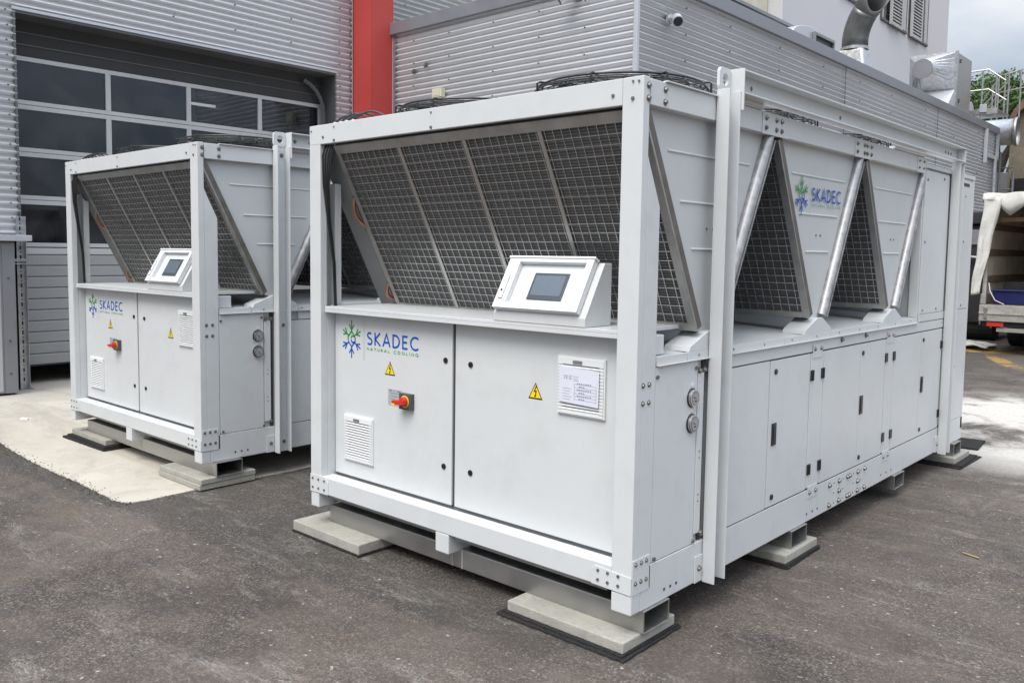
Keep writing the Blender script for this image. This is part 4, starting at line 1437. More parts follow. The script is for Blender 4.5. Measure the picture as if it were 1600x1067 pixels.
    # gap strip between doors
    bx('door_mullion', SEAM, -1.1575, -1.1365, 0.110, 0.117, 0.372, 1.32, bevel=0)
    # ---------------- control box
    cbx0, cbx1 = -0.81, -0.28
    b = MB(); b.prism([(0.022, 1.350), (0.022, 1.388), (0.160, 1.625), (0.215, 1.625), (0.215, 1.350)], 'x', cbx0, cbx1)
    cb_ = b.build('control_box', PAINT, R, 0.003)
    P0, P1 = Vector((0, 0.022, 1.388)), Vector((0, 0.160, 1.625))
    du = (P1 - P0).normalized()
    LN = (P1 - P0).length
    nv = Vector((0, -du.z, du.y))
    def S(x, t, o): return Vector((x, 0, 0)) + P0 + du * t + nv * o
    def sbox(mb, x0, x1, t0, t1, o0, o1, mi=0):
        mb.hexa([S(x, t, o) for o in (o0, o1) for t in (t0, t1) for x in (x0, x1)], mi)
    lid = MB()
    X0, X1 = -0.800, -0.312
    T0, T1 = 0.012, LN - 0.002
    O0, O1 = 0.004, 0.036
    sbox(lid, X0, X0 + 0.068, T0, T1, O0, O1)
    sbox(lid, X1 - 0.036, X1, T0, T1, O0, O1)
    sbox(lid, X0 + 0.0682, X1 - 0.0362, T0, T0 + 0.030, O0, O1)
    sbox(lid, X0 + 0.0682, X1 - 0.0362, T1 - 0.018, T1, O0, O1)
    sbox(lid, X0 + 0.0682, X1 - 0.0362, T0 + 0.0302, T1 - 0.0182, O0, 0.008, 1)
    lid.build('lid_frame', [WHITEP, PLATEW], cb_, 0.003)
    b = MB(); sbox(b, X0 - 0.006, X1 + 0.006, T1 + 0.001, T1 + 0.012, O0, O1 + 0.006); b.build('lid_hood', WHITEP, cb_, 0.003)
    wx0, wx1, wt0, wt1 = X0 + 0.165, X0 + 0.365, T0 + 0.060, T1 - 0.062
    b = MB(); sbox(b, wx0, wx1, wt0, wt1, 0.0082, 0.013); b.build('display_bezel', BEZEL, cb_, 0.002, seg=3)
    b = MB(); sbox(b, wx0 + 0.014, wx1 - 0.014, wt0 + 0.022, wt1 - 0.014, 0.0132, 0.0140); b.build('display_screen', SCREEN, cb_)
    b = MB(); sbox(b, X0 + 0.020, X0 + 0.044, T0 + 0.045, T0 + 0.170, O1 + 0.001, O1 + 0.010)
    b.build('lid_latch', WHITEP, cb_, 0.003)
    b = MB(); b.cyl(S(X0 + 0.032, T0 + 0.085, O1 + 0.010), S(X0 + 0.032, T0 + 0.085, O1 + 0.013), 0.0055, 12)
    b.build('latch_key', BLACK, cb_)
    # ---------------- coils and V panels
    for k in range(3):
        yc = MOD * k + 0.614
        for s in (1, -1):
            cs = MB()
            coil_box(cs, -2.03, -0.012, 0.0, SL, -0.040, -0.004, s, yc)
            c = cs.build('coil', CASE, R, 0.002)
            fn = MB()
            coil_box(fn, -1.99, -0.046, 0.045, SL - 0.035, -0.0038, -0.0005, s, yc)
            fn.build('fin_face', FINS, c)
            fr = MB()
            coil_box(fr, -2.03, -0.012, 0.0, 0.048, -0.0035, 0.010, s, yc)
            coil_box(fr, -2.03, -0.012, SL - 0.036, SL, -0.0035, 0.010, s, yc)
            coil_box(fr, -2.03, -1.998, 0.0482, SL - 0.0362, -0.0035, 0.010, s, yc)
            coil_box(fr, -0.050, -0.012, 0.0482, SL - 0.0362, -0.0035, 0.010, s, yc)
            sb = MB()
            for x in (-1.505, -1.035, -0.565):
                coil_box(sb, x - 0.011, x + 0.011, 0.0484, SL - 0.0364, 0.0045, 0.012, s, yc)
            fr.build('guard_frame', GALVD, c, 0.001)
            tag(sb.build('guard_bars', BARM, c), kind='stuff')
            if s == 1 or k < 3:
                gw = MB()
                x = -1.998 + 0.0475
                if s == 1:
                    while x < -0.055:
                        coil_box(gw, x - 0.0014, x + 0.0014, 0.0486, SL - 0.0366, 0.005, 0.008, s, yc)
                        x += 0.047
                    n_ = 21
                    for j in range(1, n_):
                        t = 0.048 + (SL - 0.084) * j / n_
                        coil_box(gw, -1.998, -0.050, t - 0.0014, t + 0.0014, 0.0081, 0.0108, s, yc)
                    gw.build('wire_guard', GUARD, c)
            hp = MB()
            coil_box(hp, -2.205, -2.032, -0.01, SL + 0.004, -0.055, -0.012, s, yc)
            hp.build('header_plate', HEADER, c, 0.001)
            if s == 1:
                # U bends of copper pipe at the header plate
                if k == 0:
                    for (t0, t1) in ((0.32, 0.50), (0.88, 0.99)):
                        pth = []
                        for q in range(13):
                            a_ = PI * q / 12
                            t = t0 + (t1 - t0) * q / 12
                            y, z = yz(t, s, yc, 0.030 * math.sin(a_) - 0.006)
                            pth.append((-2.048 - 0.012 * math.sin(a_), y, z))
                        MB().tube(pth, 0.0115, 10).build('copper_pipe', COPPER, c, smooth=True)
                        sl_ = MB(); coil_box(sl_, -2.066, -2.034, t0 - 0.012, t1 + 0.012, -0.0118, -0.0105, s, yc)
                        sl_.build('pipe_slot', BLACK, c)
            else:
                # rounded galvanised cover on the outer end
                y0_, z0_ = yz(0.0, s, yc, -0.022)
                y1_, z1_ = yz(SL + 0.01, s, yc, -0.018)
                MB().tube([(-0.0305, y0_, z0_), (-0.0305, y1_, z1_)], 0.029, 20).build('round_cover', COVER, c, smooth=True)
                lp = MB(); coil_box(lp, -0.050, -0.004, 0.0, SL, 0.0145, 0.018, s, yc)
                lp.build('cover_lip', GALV, c)
        for xs, xe in ((-0.050, -0.044), (-W + 0.064, -W + 0.070)):
            b = MB()
            ty0, _ = yz(0.0, 1, yc, -0.042)
            by0, _ = yz(SL, 1, yc, -0.042)
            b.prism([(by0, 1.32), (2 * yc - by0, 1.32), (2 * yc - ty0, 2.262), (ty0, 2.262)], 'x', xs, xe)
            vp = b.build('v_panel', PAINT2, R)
            if xs > -1:
                for zr in (2.105, 1.897, 1.692):
                    t = (2.25 - zr) / 0.8866
                    hw = 0.5125 - 0.4626 * t - 0.055
                    r_ = MB(); r_.tube([(xe + 0.0005, yc - hw + 0.03, zr), (xe + 0.0005, yc + hw + 0.015, zr)], 0.0055, 8)
                    r_.build('rib', PAINT, vp, smooth=True)
                dt = MB()
                for yy in (-0.03, 0.03):
                    dt.cyl((xe, yc + yy + 0.03, 1.785), (xe + 0.004, yc + yy + 0.03, 1.785), 0.006, 8)
                dt.build('rivet', STEEL, vp)
                if k == 1:
                    logo(vp, lambda u, v: (xe + 0.0072, 1.633 + u * 0.98, 1.993 + v))
        # gusset at the V foot
        b = MB(); b.prism([(yc - 0.20, 1.2405), (yc - 0.19, 1.262), (yc - 0.032, 1.322), (yc + 0.040, 1.322), (yc + 0.165, 1.262), (yc + 0.175, 1.2405)], 'x', -0.13, -0.001)
        b.build('v_foot_gusset', PAINT, R, 0.002)
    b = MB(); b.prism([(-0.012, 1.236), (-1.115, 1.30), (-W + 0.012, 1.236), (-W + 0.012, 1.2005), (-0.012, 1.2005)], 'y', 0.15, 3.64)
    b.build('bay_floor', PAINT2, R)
    # small white box and round knob near the corner, under the first coil
    bx('junction_box', PAINT, -0.105, -0.035, 0.155, 0.262, 1.2405, 1.325, bevel=0.004)
    MB().cyl((-0.072, 0.154, 1.292), (-0.072, 0.118, 1.292), 0.036, 16).build('cable_plug', BLACK, R, smooth=True)
    # sill strips
    edges = [0.148, 0.40, 0.80, 1.40, 2.02, 2.62, 3.25, 3.62]
    for a_, c_ in zip(edges[:-1], edges[1:]):
        b = MB(); b.box(-0.012, 0.001, a_ + 0.002, c_ - 0.002, 1.2055, 1.2400)
        b.box(-0.012, 0.014, a_ + 0.002, c_ - 0.002, 1.2005, 1.2050)
        b.build('sill_strip', PAINT, R, 0.001)
    bx('upper_band', PAINT, -0.0195, -0.002, 0.80, 4.34, 1.136, 1.2)
    # ---------------- side: gauge panel, doors
    gp = bx('gauge_panel', PAINT, -0.0195, -0.001, 0.146, 0.498, 0.36, 1.197, bevel=0.002)
    for z in (1.034, 0.919):
        ga = MB()
        ga.cyl((-0.001, 0.452, z), (0.012, 0.452, z), 0.040, 28, 0)
        ga.cyl((0.012, 0.452, z), (0.018, 0.452, z), 0.037, 28, 0)
        ga.cyl((0.0181, 0.452, z), (0.0184, 0.452, z), 0.0325, 28, 2)
        ga.cyl((0.0185, 0.452, z), (0.0187, 0.452, z), 0.030, 28, 1)
        ga.cyl((-0.001, 0.452, z), (0.004, 0.452, z), 0.0435, 28, 2)
        T = lambda u, v, z=z: (0.0192, 0.452 + u, z + v)
        strokes(ga, [(-0.018, 0.006), (0.004, -0.002)], 0.0022, T, 2)
        for q in range(9):
            a_ = math.radians(-30 + q * 30)
            strokes(ga, [(0.022 * math.cos(a_), 0.022 * math.sin(a_)), (0.027 * math.cos(a_), 0.027 * math.sin(a_))], 0.0010, T, 2)
        ga.box(0.0188, 0.0191, 0.444, 0.462, z - 0.016, z - 0.010, 2)
        ga.build('pressure_gauge', [CHROME, DIAL, BLACK], gp, smooth=True)
        MB().box(-0.001, 0.0005, 0.440, 0.464, z + 0.052, z + 0.066).build('gauge_sticker', WHITEP, gp)
    b = MB()
    for yy, zz in ((0.156, 1.155), (0.165, 0.375), (0.480, 1.165), (0.494, 0.372)):
        b.cyl((-0.001, yy, zz), (0.008, yy, zz), 0.0085, 8)
    b.build('panel_screw', STEEL, gp)
    bx('cover_strip', PAINT, -0.0195, 0.001, 0.504, 0.556, 0.40, 1.14, bevel=0.003)
    bx('shadow_gap', SEAM, -0.0198, -0.010, 0.558, 0.58, 0.36, 1.197, bevel=0)
    bx('side_panel', PAINT, -0.0195, -0.001, 0.70, 1.236, 0.360, 1.130, bevel=0.0015)
    # doors
    def side_door(y0, y1, ysplit, hy, hinges):
        dd = MB(); dd.box(-0.0195, 0.0, y0, y1, 0.362, 1.128)
        d = dd.build('side_door', PAINT, R, 0.002)
        if ysplit:
            MB().box(0.0002, 0.0010, ysplit, ysplit + 0.003, 0.364, 1.126).build('door_fold', PAINT2, d)
        h = MB(); h.box(0.0, 0.006, hy - 0.026, hy + 0.026, 0.684, 0.802)
        h.build('handle', BLACK, d, 0.003)
        MB().box(0.0062, 0.0085, hy - 0.013, hy + 0.013, 0.70, 0.786).build('handle_flap', BLACK, d, 0.002)
        for z in (1.07, 0.41):
            l = MB(); l.cyl((0.0, hy, z), (0.006, hy, z), 0.0145, 18); l.build('lock', BLACK, d, smooth=True)
        for z in (1.005, 0.472):
            l = MB()
            l.box(0.0, 0.007, hinges - 0.021, hinges + 0.021, z - 0.030, z + 0.030)
            l.cyl((0.008, hinges, z - 0.028), (0.008, hinges, z + 0.028), 0.005, 8)
            l.build('hinge', BLACK, d, 0.001)
    side_door(1.246, 1.745, None, 1.305, 1.775)
    side_door(1.944, 2.975, 2.52, 2.56, 1.925)
    side_door(3.150, 4.246, 3.73, 3.785, 4.235)
    for z in (1.005, 0.472):
        l = MB(); l.box(0.0, 0.007, 2.972, 3.014, z - 0.030, z + 0.030); l.build('hinge', BLACK, R, 0.001)
        l = MB(); l.box(0.0, 0.007, 3.125, 3.167, z - 0.030, z + 0.030); l.build('hinge', BLACK, R, 0.001)
    bx('centre_post', PAINT, -0.0195, 0.0, 1.756, 1.937, 0.366, 1.128, bevel=0.002)
    bx('centre_post', PAINT, -0.0195, 0.0, 2.985, 3.143, 0.366, 1.128, bevel=0.002)
    for yy in (1.775, 2.995):
        bx('post_plate', PAINT, 0.0005, 0.003, yy, yy + 0.135, 1.10, 1.175, bevel=0.001)
        bx('post_plate', PAINT, 0.0005, 0.003, yy, yy + 0.135, 0.300, 0.372, bevel=0.001)
    bx('seam_line', SEAM, -0.0193, -0.004, 0.60, 4.34, 1.1285, 1.1355, bevel=0)
    bx('seam_line', SEAM, -0.0193, -0.001, 0.60, 4.34, 0.3565, 0.3615, bevel=0)
    # ---------------- top rails, roof
    for x0, x1 in ((-0.055, 0.0), (-W, -W + 0.055)):
        bx('side_rail', PAINT, x0, x1, 0.0505, 3.63, 2.262, 2.366)
    bx('rail_lip', PAINT, -0.012, 0.012, 0.16, 1.03, 2.366, 2.372, bevel=0.001)
    for (a_, c_) in ((1.045, 1.34), (2.27, 2.56), (3.44, 3.63)):
        bx('joint_plate', PAINT, 0.0004, 0.0034, a_, c_, 2.258, 2.364, bevel=0.001)
    bx('fan_deck_edge', WHITEP, -0.030, 0.010, 0.705, 1.035, 2.3735, 2.392, bevel=0.001)
    bx('fan_deck_edge', WHITEP, -0.030, 0.010, 2.95, 3.60, 2.3675, 2.384, bevel=0.001)
    bx('roof_plate', PAINT2, -W + 0.056, -0.056, 0.051, 3.64, 2.330, 2.345, bevel=0)
    # ---------------- rear module
    bx('rear_cabinet', PAINT2, -W + 0.01, -0.010, 3.665, 4.898, 1.205, 2.30, bevel=0)
    bx('rear_panel', PAINT, -0.0098, -0.001, 3.655, 4.24, 1.262, 2.285, bevel=0.002)
    bx('rear_panel', PAINT, -0.0098, -0.001, 4.44, 4.895, 1.262, 2.285, bevel=0.002)
    bx('rear_panel', PAINT, -0.0098, -0.001, 4.44, 4.895, 0.36, 1.255, bevel=0.002)
    bx('rear_band', PAINT, -0.0098, 0.0, 3.655, 4.34, 1.205, 1.258, bevel=0.002)
    bx('rear_inner_post', PAINT, -0.07, -0.0105, 3.632, 3.664, 1.2405, 2.255, bevel=0.002)
    bx('rear_roof', PAINT, -W, 0.004, 3.632, 4.95, 2.3005, 2.33, bevel=0.002)
    bx('rear_roof_slot', SEAM, 0.0042, 0.005, 3.68, 4.24, 2.296, 2.300, bevel=0)
    bx('vent_slot', SEAM, -0.0008, 0.0, 4.62, 4.80, 2.235, 2.262, bevel=0)
    # ---------------- bolts (tiny, joined)
    bo = MB()
    def bolt_x(y, z, r=0.0105, h=0.009, x=0.0034): 
        bo.cyl((x - 0.003, y, z), (x + 0.001, y, z), r * 1.35, 10)
        bo.cyl((x, y, z), (x + h, y, z), r, 6, r2=r * 0.8)
    def bolt_y(x, z, r=0.0085, h=0.006, y=-0.001):
        bo.cyl((x, y, z), (x, y - h, z), r, 8, r2=r * 0.75)
    for y, z in ((0.035, 2.335), (0.035, 2.285), (0.16, 2.335), (0.16, 2.285)): bolt_x(y, z, x=0.001)
    for a_ in (1.085, 1.20, 1.26): 
        for z in (2.335, 2.288): bolt_x(a_, z)
    for a_ in (2.305, 2.42, 2.465, 2.535):
        for z in (2.335, 2.288): bolt_x(a_, z)
    for a_ in (3.48, 3.58):
        for z in (2.335, 2.288): bolt_x(a_, z, 0.007)
    for a_ in (0.025, 0.065, 0.105):
        for z in (0.385 - 0.02 * 0, 0.305): bolt_x(a_, z, 0.0075, 0.006)
    for yy, zz in ((0.05, 1.13), (0.095, 1.13), (0.05, 1.055), (0.095, 1.055)): bolt_x(yy, zz, 0.0085, 0.006, x=0.001)
    for x in (-0.062, -0.115, -0.165):
        for z in (0.328, 0.287): bolt_y(x, z, 0.0075, y=-0.0045)
    for x in (-W + 0.025, -W + 0.08, -W + 0.135):
        for z in (0.340, 0.287): bolt_y(x, z, 0.0075, y=-0.0045)
    for x, z in ((-0.05, 2.285), (-0.145, 2.305), (-0.022, 2.35), (-0.05, 2.352), (-W + 0.13, 2.30), (-W + 0.02, 2.34), (-1.22, 2.348), (-1.22, 2.276), (-2.0, 2.348), (-2.0, 2.276)):
        bolt_y(x, z, 0.0085 if z < 2.31 else 0.005)
    for yy in (1.80, 1.885, 3.02, 3.105):
        bolt_x(yy, 1.152, 0.010)
        bolt_x(yy, 0.335 if yy < 2.5 else 0.335, 0.010)
    for yy in (2.10, 2.25, 2.385, 2.425, 2.56, 2.68): bolt_x(yy, 0.318, 0.0125, 0.012, x=0.001)
    for yy in (2.25, 2.56): bolt_x(yy, 0.258, 0.0125, 0.012, x=0.001)
    for yy in (2.10, 2.25, 2.385, 2.425, 2.56, 2.68): bolt_x(yy, 0.198, 0.0125, 0.012, x=0.001)
    for yy in (2.2, 2.6): bolt_x(yy, 1.178, 0.012, 0.012, x=0.001)
    for yy, zz in ((3.70, 2.22), (3.70, 1.78), (3.72, 1.29), (4.10, 2.25), (4.05, 1.29), (4.7, 1.80), (4.7, 2.16), (4.72, 1.29), (4.62, 0.8)): bolt_x(yy, zz, 0.008, 0.006, x=0.0)
    for yy in [0.5 + 0.33 * q for q in range(10)]: bolt_x(yy, 1.222, 0.0045, 0.003, x=0.001)
    tag(bo.build('bolt_heads', STEEL, R), kind='stuff')
    ho = MB()
    for yy in (2.175, 2.315, 2.49, 2.62):
        for zz in (0.318, 0.258, 0.198): ho.cyl((0.0002, yy, zz), (0.001, yy, zz), 0.005, 8)
    for yy in (0.26, 0.31, 0.36, 1.78, 1.86, 1.93, 3.0, 3.1, 3.2): ho.cyl((0.0002, yy, 0.215), (0.001, yy, 0.215), 0.0075, 8)
    for zz in (0.75, 0.78, 0.55, 0.58): ho.cyl((0.0012, 0.53, zz), (0.002, 0.53, zz), 0.004, 8)
    tag(ho.build('drill_holes', BLACK, R), kind='stuff')
    # ---------------- lifting frame on the right side
    lf = MB()
    def chan_post(mb, ya, z0, z1):
        mb.box(0.0045, 0.010, ya, ya + 0.108, z0, z1)
        mb.box(0.0102, 0.066, ya, ya + 0.0075, z0, z1)
        mb.box(0.0102, 0.066, ya + 0.1005, ya + 0.108, z0, z1)
    chan_post(lf, 0.583, 0.160, 2.398)
    tp = lf.build('lifting_post', PAINT, R, 0.0015)
    lf = MB(); chan_post(lf, 4.262, 0.150, 2.385)
    lf.build('lifting_post', PAINT, R, 0.0015)
    b = MB()
    b.box(0.0045, 0.010, 0.700, 4.37, 2.392, 2.498)
    b.box(0.0102, 0.070, 0.700, 4.37, 2.491, 2.498)
    b.box(0.0102, 0.070, 0.700, 4.37, 2.392, 2.399)
    b.box(0.0045, 0.078, 0.692, 0.6995, 2.315, 2.500)
    b.box(0.0102, 0.070, 4.362, 4.37, 2.3992, 2.4908)
    b.build('lifting_beam', PAINT, R, 0.0015)
    # eye plate with a hole
    ring = 24
    yc_, zc_, rh = 0.640, 2.448, 0.026
    outl = []
    for q in range(ring):
        a_ = 2 * PI * q / ring
        c, s = math.cos(a_), math.sin(a_)
        k_ = min(0.055 / max(abs(c), 1e-6), 0.052 / max(abs(s), 1e-6))
        k_ = min(k_, 0.066)
        outl.append((yc_ + k_ * c, zc_ + k_ * s))
    inl = [(yc_ + rh * math.cos(2 * PI * q / ring), zc_ + rh * math.sin(2 * PI * q / ring)) for q in range(ring)]
    b = MB()
    vs = [(x, *p) for x in (0.0, 0.014) for p in outl] + [(x, *p) for x in (0.0, 0.014) for p in inl]
    fs = []
    for q in range(ring):
        q2 = (q + 1) % ring
        fs += [(q, q2, ring + q2, ring + q), (2 * ring + q, 3 * ring + q, 3 * ring + q2, 2 * ring + q2), (q, 2 * ring + q, 2 * ring + q2, q2), (ring + q, ring + q2, 3 * ring + q2, 3 * ring + q)]
    b.add(vs, fs)
    b.build('lifting_eye', PAINT, R, 0.0015)
    for ya in (0.515, 4.195):
        bx('post_bracket', PAINT, 0.0005, 0.006, ya, ya + 0.066, 0.168, 0.292, bevel=0.0015)
    bo = MB()
    def bolt_x(y, z, r=0.0105, h=0.009, x=0.0034):
        bo.cyl((x - 0.003, y, z), (x + 0.001, y, z), r * 1.35, 10)
        bo.cyl((x, y, z), (x + h, y, z), r, 6, r2=r * 0.8)
    bolt_x(0.552, 0.232, 0.011, 0.010, x=0.006)
    bolt_x(4.232, 0.232, 0.011, 0.010, x=0.006)
    bolt_x(0.66, 0.232, 0.011, 0.010, x=0.010)
    bolt_x(0.66, 1.10, 0.011, 0.010, x=0.010)
    bolt_x(0.655, 2.335, 0.013, 0.014, x=0.010)
    bolt_x(0.77, 2.445, 0.011, 0.008, x=0.010)
    bolt_x(0.90, 2.445, 0.009, 0.004, x=0.010)
    for yy in (2.0, 4.05, 4.12, 4.19): bolt_x(yy, 2.445, 0.009, 0.004, x=0.010)
    bolt_x(0.515, 1.15, 0.011, 0.01, x=0.0015)
    bolt_x(0.556, 1.15, 0.011, 0.01, x=0.0015)
    bolt_x(0.556, 0.40, 0.010, 0.01, x=0.0015)
    tag(bo.build('frame_bolts', STEEL, R), kind='stuff')
    # ---------------- cables at the left post
    for q in range(4):
        x = -2.135 + q * 0.055
        MB().cyl((x, 0.11, 2.345), (x, 0.11, 2.398), 0.010, 10).build('cable_gland', WHITEP, R, smooth=True)
        pth = [(x, 0.11, 2.398)]
        for j in range(1, 10):
            u = j / 9
            pth.append((x + (0.20 + 0.025 * q) * u, 0.11 + 0.10 * u, 2.398 + (0.050 + 0.004 * (q % 2)) * math.sin(PI * min(1, u * 1.15)) - 0.035 * u))
        MB().tube(pth, 0.0062, 8).build('cable', BLACK, R, smooth=True)
    for q in range(9):
        x = -2.125 + 0.0095 * q
        dy = 0.006 * (q % 3)
        MB().tube([(x, 0.060 + dy, 2.335), (x - 0.001 * q, 0.012 + dy, 2.20), (-2.128 + 0.004 * q, 0.020 + dy, 2.04), (-2.130 + 0.001 * q, 0.050 + dy, 1.84), (-2.118, 0.080 + dy, 1.60), (-2.112, 0.085 + dy, 1.35)], 0.0052, 6).build('cable', BLACK, R, smooth=True)
    # ---------------- fans
    for k in range(3):
        for cx_ in (-0.53, -1.54):
            cy_ = MOD * k + 0.6125
            ring_ = MB()
            def circ(r, z, n=40): return [(cx_ + r * math.cos(2 * PI * q / n), cy_ + r * math.sin(2 * PI * q / n), z) for q in range(n)]
            ring_.tube(circ(0.435, 2.352), 0.016, 6, closed=True)
            ring_.tube([(cx_, cy_, 2.346), (cx_, cy_, 2.385)], 0.42, 40, cap=False)
            f = ring_.build('fan', BLACK, R, smooth=True, recalc=False)
            gd = MB()
            for r, z in ((0.425, 2.388), (0.427, 2.402), (0.427, 2.416), (0.426, 2.430), (0.422, 2.443), (0.412, 2.452)):
                gd.tube(circ(r, z), 0.0028, 4, closed=True)
            for r in [0.06 + 0.033 * q for q in range(11)]:
                gd.tube(circ(r, 2.457), 0.0024, 4, closed=True)
            for q in range(28):
                a_ = 2 * PI * q / 28
                pth = []
                for r, z, tw in ((0.06, 2.460, -0.25), (0.20, 2.460, -0.12), (0.33, 2.460, -0.03), (0.41, 2.456, 0.0), (0.427, 2.436, 0.03), (0.43, 2.365, 0.10)):
                    pth.append((cx_ + r * math.cos(a_ + tw), cy_ + r * math.sin(a_ + tw), z))
                gd.tube(pth, 0.0026, 4)
            gd.build('fan_guard', BLACK, f)
            gs = MB()
            for q in range(8):
                a_ = 2 * PI * q / 8 + 0.3
                c, s_ = math.cos(a_), math.sin(a_)
                gs.tube([(cx_ + 0.438 * c, cy_ + 0.438 * s_, 2.35), (cx_ + 0.438 * c, cy_ + 0.438 * s_, 2.462), (cx_ + 0.425 * c, cy_ + 0.425 * s_, 2.468), (cx_ + 0.12 * c, cy_ + 0.12 * s_, 2.466)], 0.0052, 6)
            gs.tube(circ(0.30, 2.466), 0.0055, 6, closed=True)
            gs.tube(circ(0.40, 2.466), 0.0055, 6, closed=True)
            gs.build('guard_strut', BLACK, f, smooth=True)
            MB().cyl((cx_, cy_, 2.36), (cx_, cy_, 2.44), 0.10, 24).build('fan_motor', BLACK, f, smooth=True)
            bl = MB()
            for q in range(7):
                a_ = 2 * PI * q / 7
                M_ = Matrix.Translation((cx_, cy_, 2.372)) @ Matrix.Rotation(a_, 4, 'Z') @ Matrix.Rotation(math.radians(24), 4, 'X')
                bl.box(0.10, 0.42, -0.06, 0.06, -0.002, 0.002, M=M_)
            bl.build('fan_blades', BLACK, f)
    return R, paper

unit1, paper = make_chiller()
unit2 = copy_tree(unit1, None, skip=(paper,))
unit2.location = (-3.497, -0.006, 0.016)
unit2['label'] = 'farther pale grey air cooled chiller on the concrete apron beside the glazed roller door'

# ------------------------------------------------------------------ supports
def beam(x0, x1, y0, y1, z0, z1, label, seams=()):
    r = empty('steel_beam', ((x0 + x1) / 2, (y0 + y1) / 2, z0), label, 'steel beam', 'galvanised beams under the chillers')
    dx, dy = (x1 - x0) / 2, (y1 - y0) / 2
    h = z1 - z0
    t = 0.006
    b = MB()
    b.box(-dx, dx, -dy, -dy + t, 0, h)
    b.box(-dx, dx, dy - t, dy, 0, h)
    b.box(-dx, dx, -dy + t, dy - t, 0, t)
    b.box(-dx, dx, -dy + t, dy - t, h - t, h)
    b.build('hollow_section', GALVB, r, 0.003)
    for s_ in seams:
        MB().box(s_ - dx - x0 - 0.003, s_ - dx - x0 + 0.003, -dy - 0.002, -dy - 0.0002, 0.001, h - 0.001).build('weld_seam', TRIMG, r)
    return r
beam(-2.16, 0.012, 0.085, 0.290, 0.070, 0.1695, 'galvanised beam under the front of the nearer chiller', (-1.13, -1.06))
beam(-2.16, 0.015, 1.555, 1.760, 0.070, 0.1695, 'galvanised beam, second from the front under the nearer chiller')
beam(-2.16, 0.020, 3.225, 3.430, 0.070, 0.1695, 'galvanised beam, third from the front under the nearer chiller')
beam(-2.16, 0.030, 4.640, 4.840, 0.070, 0.1695, 'galvanised beam under the rear end of the nearer chiller')
beam(-5.62, -3.46, 0.085, 0.290, 0.086, 0.1855, 'galvanised beam under the front of the farther chiller', (-4.60,))
beam(-5.62, -3.48, 3.2, 3.4, 0.086, 0.1855, 'galvanised beam under the rear half of the farther chiller')
def slab(x0, x1, y0, y1, z0, z1, label, rz=0.0):
    b = MB()
    dx, dy = (x1 - x0) / 2, (y1 - y0) / 2
    b.box(-dx, dx, -dy, dy, 0, z1 - z0)
    o = b.build('paving_slab', SLAB, None, 0.005)
    o.location = ((x0 + x1) / 2, (y0 + y1) / 2, z0)
    o.rotation_euler.z = rz
    tag(o, label, 'paving slab', 'concrete slabs under the chiller beams')
def mat_(x0, x1, y0, y1, z0, z1, label, rz=0.0, tilt=0.0):
    dx, dy = (x1 - x0) / 2, (y1 - y0) / 2
    b = MB()
    n = 40
    per = []
    for q in range(n):
        for (a_, c_) in (((-dx, -dy), (dx, -dy)), ):
            pass
    def side(p, q, m):
        return [(p[0] + (q[0] - p[0]) * i / m + random.uniform(-.003, .003), p[1] + (q[1] - p[1]) * i / m + random.uniform(-.003, .003)) for i in range(m)]
    per = side((-dx, -dy), (dx, -dy), 26) + side((dx, -dy), (dx, dy), 16) + side((dx, dy), (-dx, dy), 26) + side((-dx, dy), (-dx, -dy), 16)
    b.prism(per, 'z', 0, z1 - z0)
    o = b.build('rubber_mat', RUBBER, None)
    o.location = ((x0 + x1) / 2, (y0 + y1) / 2, z0)
    o.rotation_euler = (tilt, 0, rz)
    tag(o, label, 'rubber mat', 'black rubber mats under the slabs')
slab(-0.640, -0.004, -0.045, 0.365, 0.0225, 0.0695, 'concrete slab under the near right corner of the nearer chiller')
mat_(-0.655, 0.004, -0.060, 0.380, 0.0115, 0.022, 'upper rubber mat below the near right corner slab')
mat_(-0.680, 0.014, -0.075, 0.395, 0.001, 0.011, 'lower wider rubber mat below the near right corner slab', 0.01)
slab(-2.33, -1.705, -0.060, 0.345, 0.0125, 0.0695, 'weathered concrete slab under the left front corner of the nearer chiller', -0.01)
mat_(-2.335, -1.70, -0.065, 0.35, 0.001, 0.012, 'thin rubber mat below the left front slab of the nearer chiller', -0.01)
slab(-0.36, 0.036, 1.435, 1.860, 0.0225, 0.0695, 'small concrete slab under the second beam of the nearer chiller')
mat_(-0.38, 0.048, 1.42, 1.875, 0.0115, 0.022, 'upper rubber mat below the slab under the second beam')
mat_(-0.38, 0.050, 1.415, 1.885, 0.001, 0.011, 'lower rubber mat below the slab under the second beam', 0.02)
slab(-0.50, 0.060, 4.56, 4.99, 0.0225, 0.0695, 'concrete slab under the rear corner of the nearer chiller')
mat_(-0.52, 0.110, 4.52, 5.06, 0.0115, 0.022, 'upper ragged rubber mat at the rear corner of the nearer chiller', 0.04)
mat_(-0.52, 0.125, 4.50, 5.10, 0.001, 0.011, 'lower ragged rubber mat at the rear corner of the nearer chiller', -0.02)
mat_(-0.55, 0.020, 5.33, 5.78, 0.001, 0.016, 'loose rubber mat on the ground behind the rear corner of the nearer chiller', 0.1)
slab(-4.07, -3.47, -0.03, 0.40, 0.0485, 0.0855, 'upper of two stacked slabs under the near corner of the farther chiller', 0.01)
slab(-4.08, -3.475, -0.035, 0.40, 0.0075, 0.048, 'lower of two stacked slabs under the near corner of the farther chiller')
slab(-5.82, -5.14, 0.03, 0.44, 0.040, 0.0855, 'slab under the left front corner of the farther chiller')
mat_(-5.84, -5.10, 0.00, 0.47, 0.0235, 0.0395, 'upper ragged mat below the left front slab of the farther chiller')
mat_(-5.88, -5.09, -0.02, 0.48, 0.0075, 0.023, 'lower mat below the left front slab of the farther chiller', 0.03)
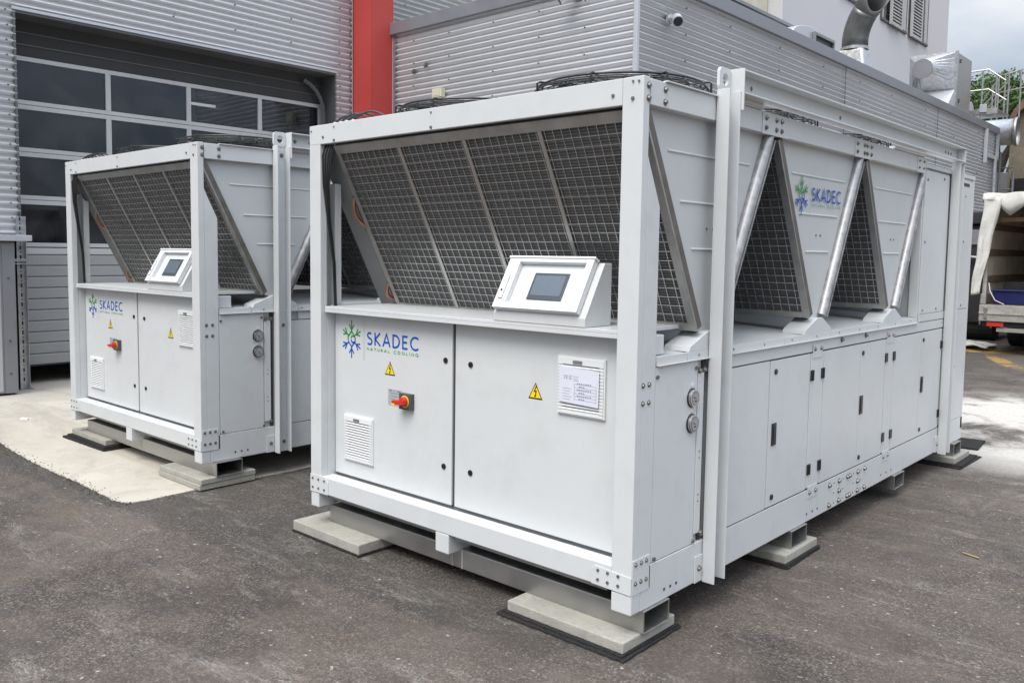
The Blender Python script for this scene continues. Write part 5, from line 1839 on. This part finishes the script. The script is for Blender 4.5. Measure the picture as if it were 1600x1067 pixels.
# litter
b = MB()
for (dx, dy, a_, s_) in ((0, 0, 0.3, 0.05), (0.03, 0.02, 1.6, 0.035)):
    M_ = Matrix.Translation((-6.95 + dx, 0.02 + dy, 0.012)) @ Matrix.Rotation(a_, 4, 'Z') @ Matrix.Rotation(0.5, 4, 'X')
    b.box(-s_, s_, -s_ * 0.35, s_ * 0.35, -0.002, 0.002, M=M_)
lt = b.build('litter_scrap', TARP, None)
tag(lt, 'tiny pale scrap of litter on the concrete apron left of the farther chiller', 'litter')
b = MB()
b.tube([(0.66, 2.38, 0.006), (0.75, 2.34, 0.008)], 0.005, 5)
tag(b.build('twig', WOODL, None), 'short pale twig on the asphalt beside the nearer chiller', 'twig')
# small stones and grit strewn over the asphalt
b = MB()
b2 = MB()
for i in range(420):
    x, y = random.uniform(-7, 4), random.uniform(-3, 9)
    if -6.2 < x < 0.06 and y > -0.06: continue
    if x < -3.4 and y > -0.6: continue
    s_ = random.choice((0.0014, 0.002, 0.002, 0.003, 0.0042))
    z = s_ * 0.5
    q = [(x + s_ * random.uniform(.6, 1.3) * c, y + s_ * random.uniform(.6, 1.3) * s, z) for c, s in ((1, 0), (0, 1), (-1, 0), (0, -1))]
    b.add(q + [(x, y, z + s_ * 0.8), (x, y, 0)], [(0, 1, 4), (1, 2, 4), (2, 3, 4), (3, 0, 4)])
for i in range(420):
    u = random.random()
    x, y = (-7.5 + 4.0 * u, -0.53 + random.gauss(0, 0.035)) if random.random() < 0.8 else (-3.53 + random.gauss(0, 0.03), random.uniform(-0.5, 1.6))
    s_ = random.uniform(0.003, 0.008)
    q = [(x + s_ * random.uniform(.6, 1.3) * c, y + s_ * random.uniform(.6, 1.3) * s, 0.006) for c, s in ((1, 0), (0, 1), (-1, 0), (0, -1))]
    b2.add(q + [(x, y, 0.006 + s_ * 0.7), (x, y, 0)], [(0, 1, 4), (1, 2, 4), (2, 3, 4), (3, 0, 4)])
tag(b2.build('asphalt_crumbs', RUBBER, None, recalc=False), 'dark asphalt crumbs scattered along the concrete apron edge', 'grit', kind='stuff')
tag(b.build('grit', SLAB, None, recalc=False), 'pale loose grit scattered over the asphalt', 'grit', kind='stuff')
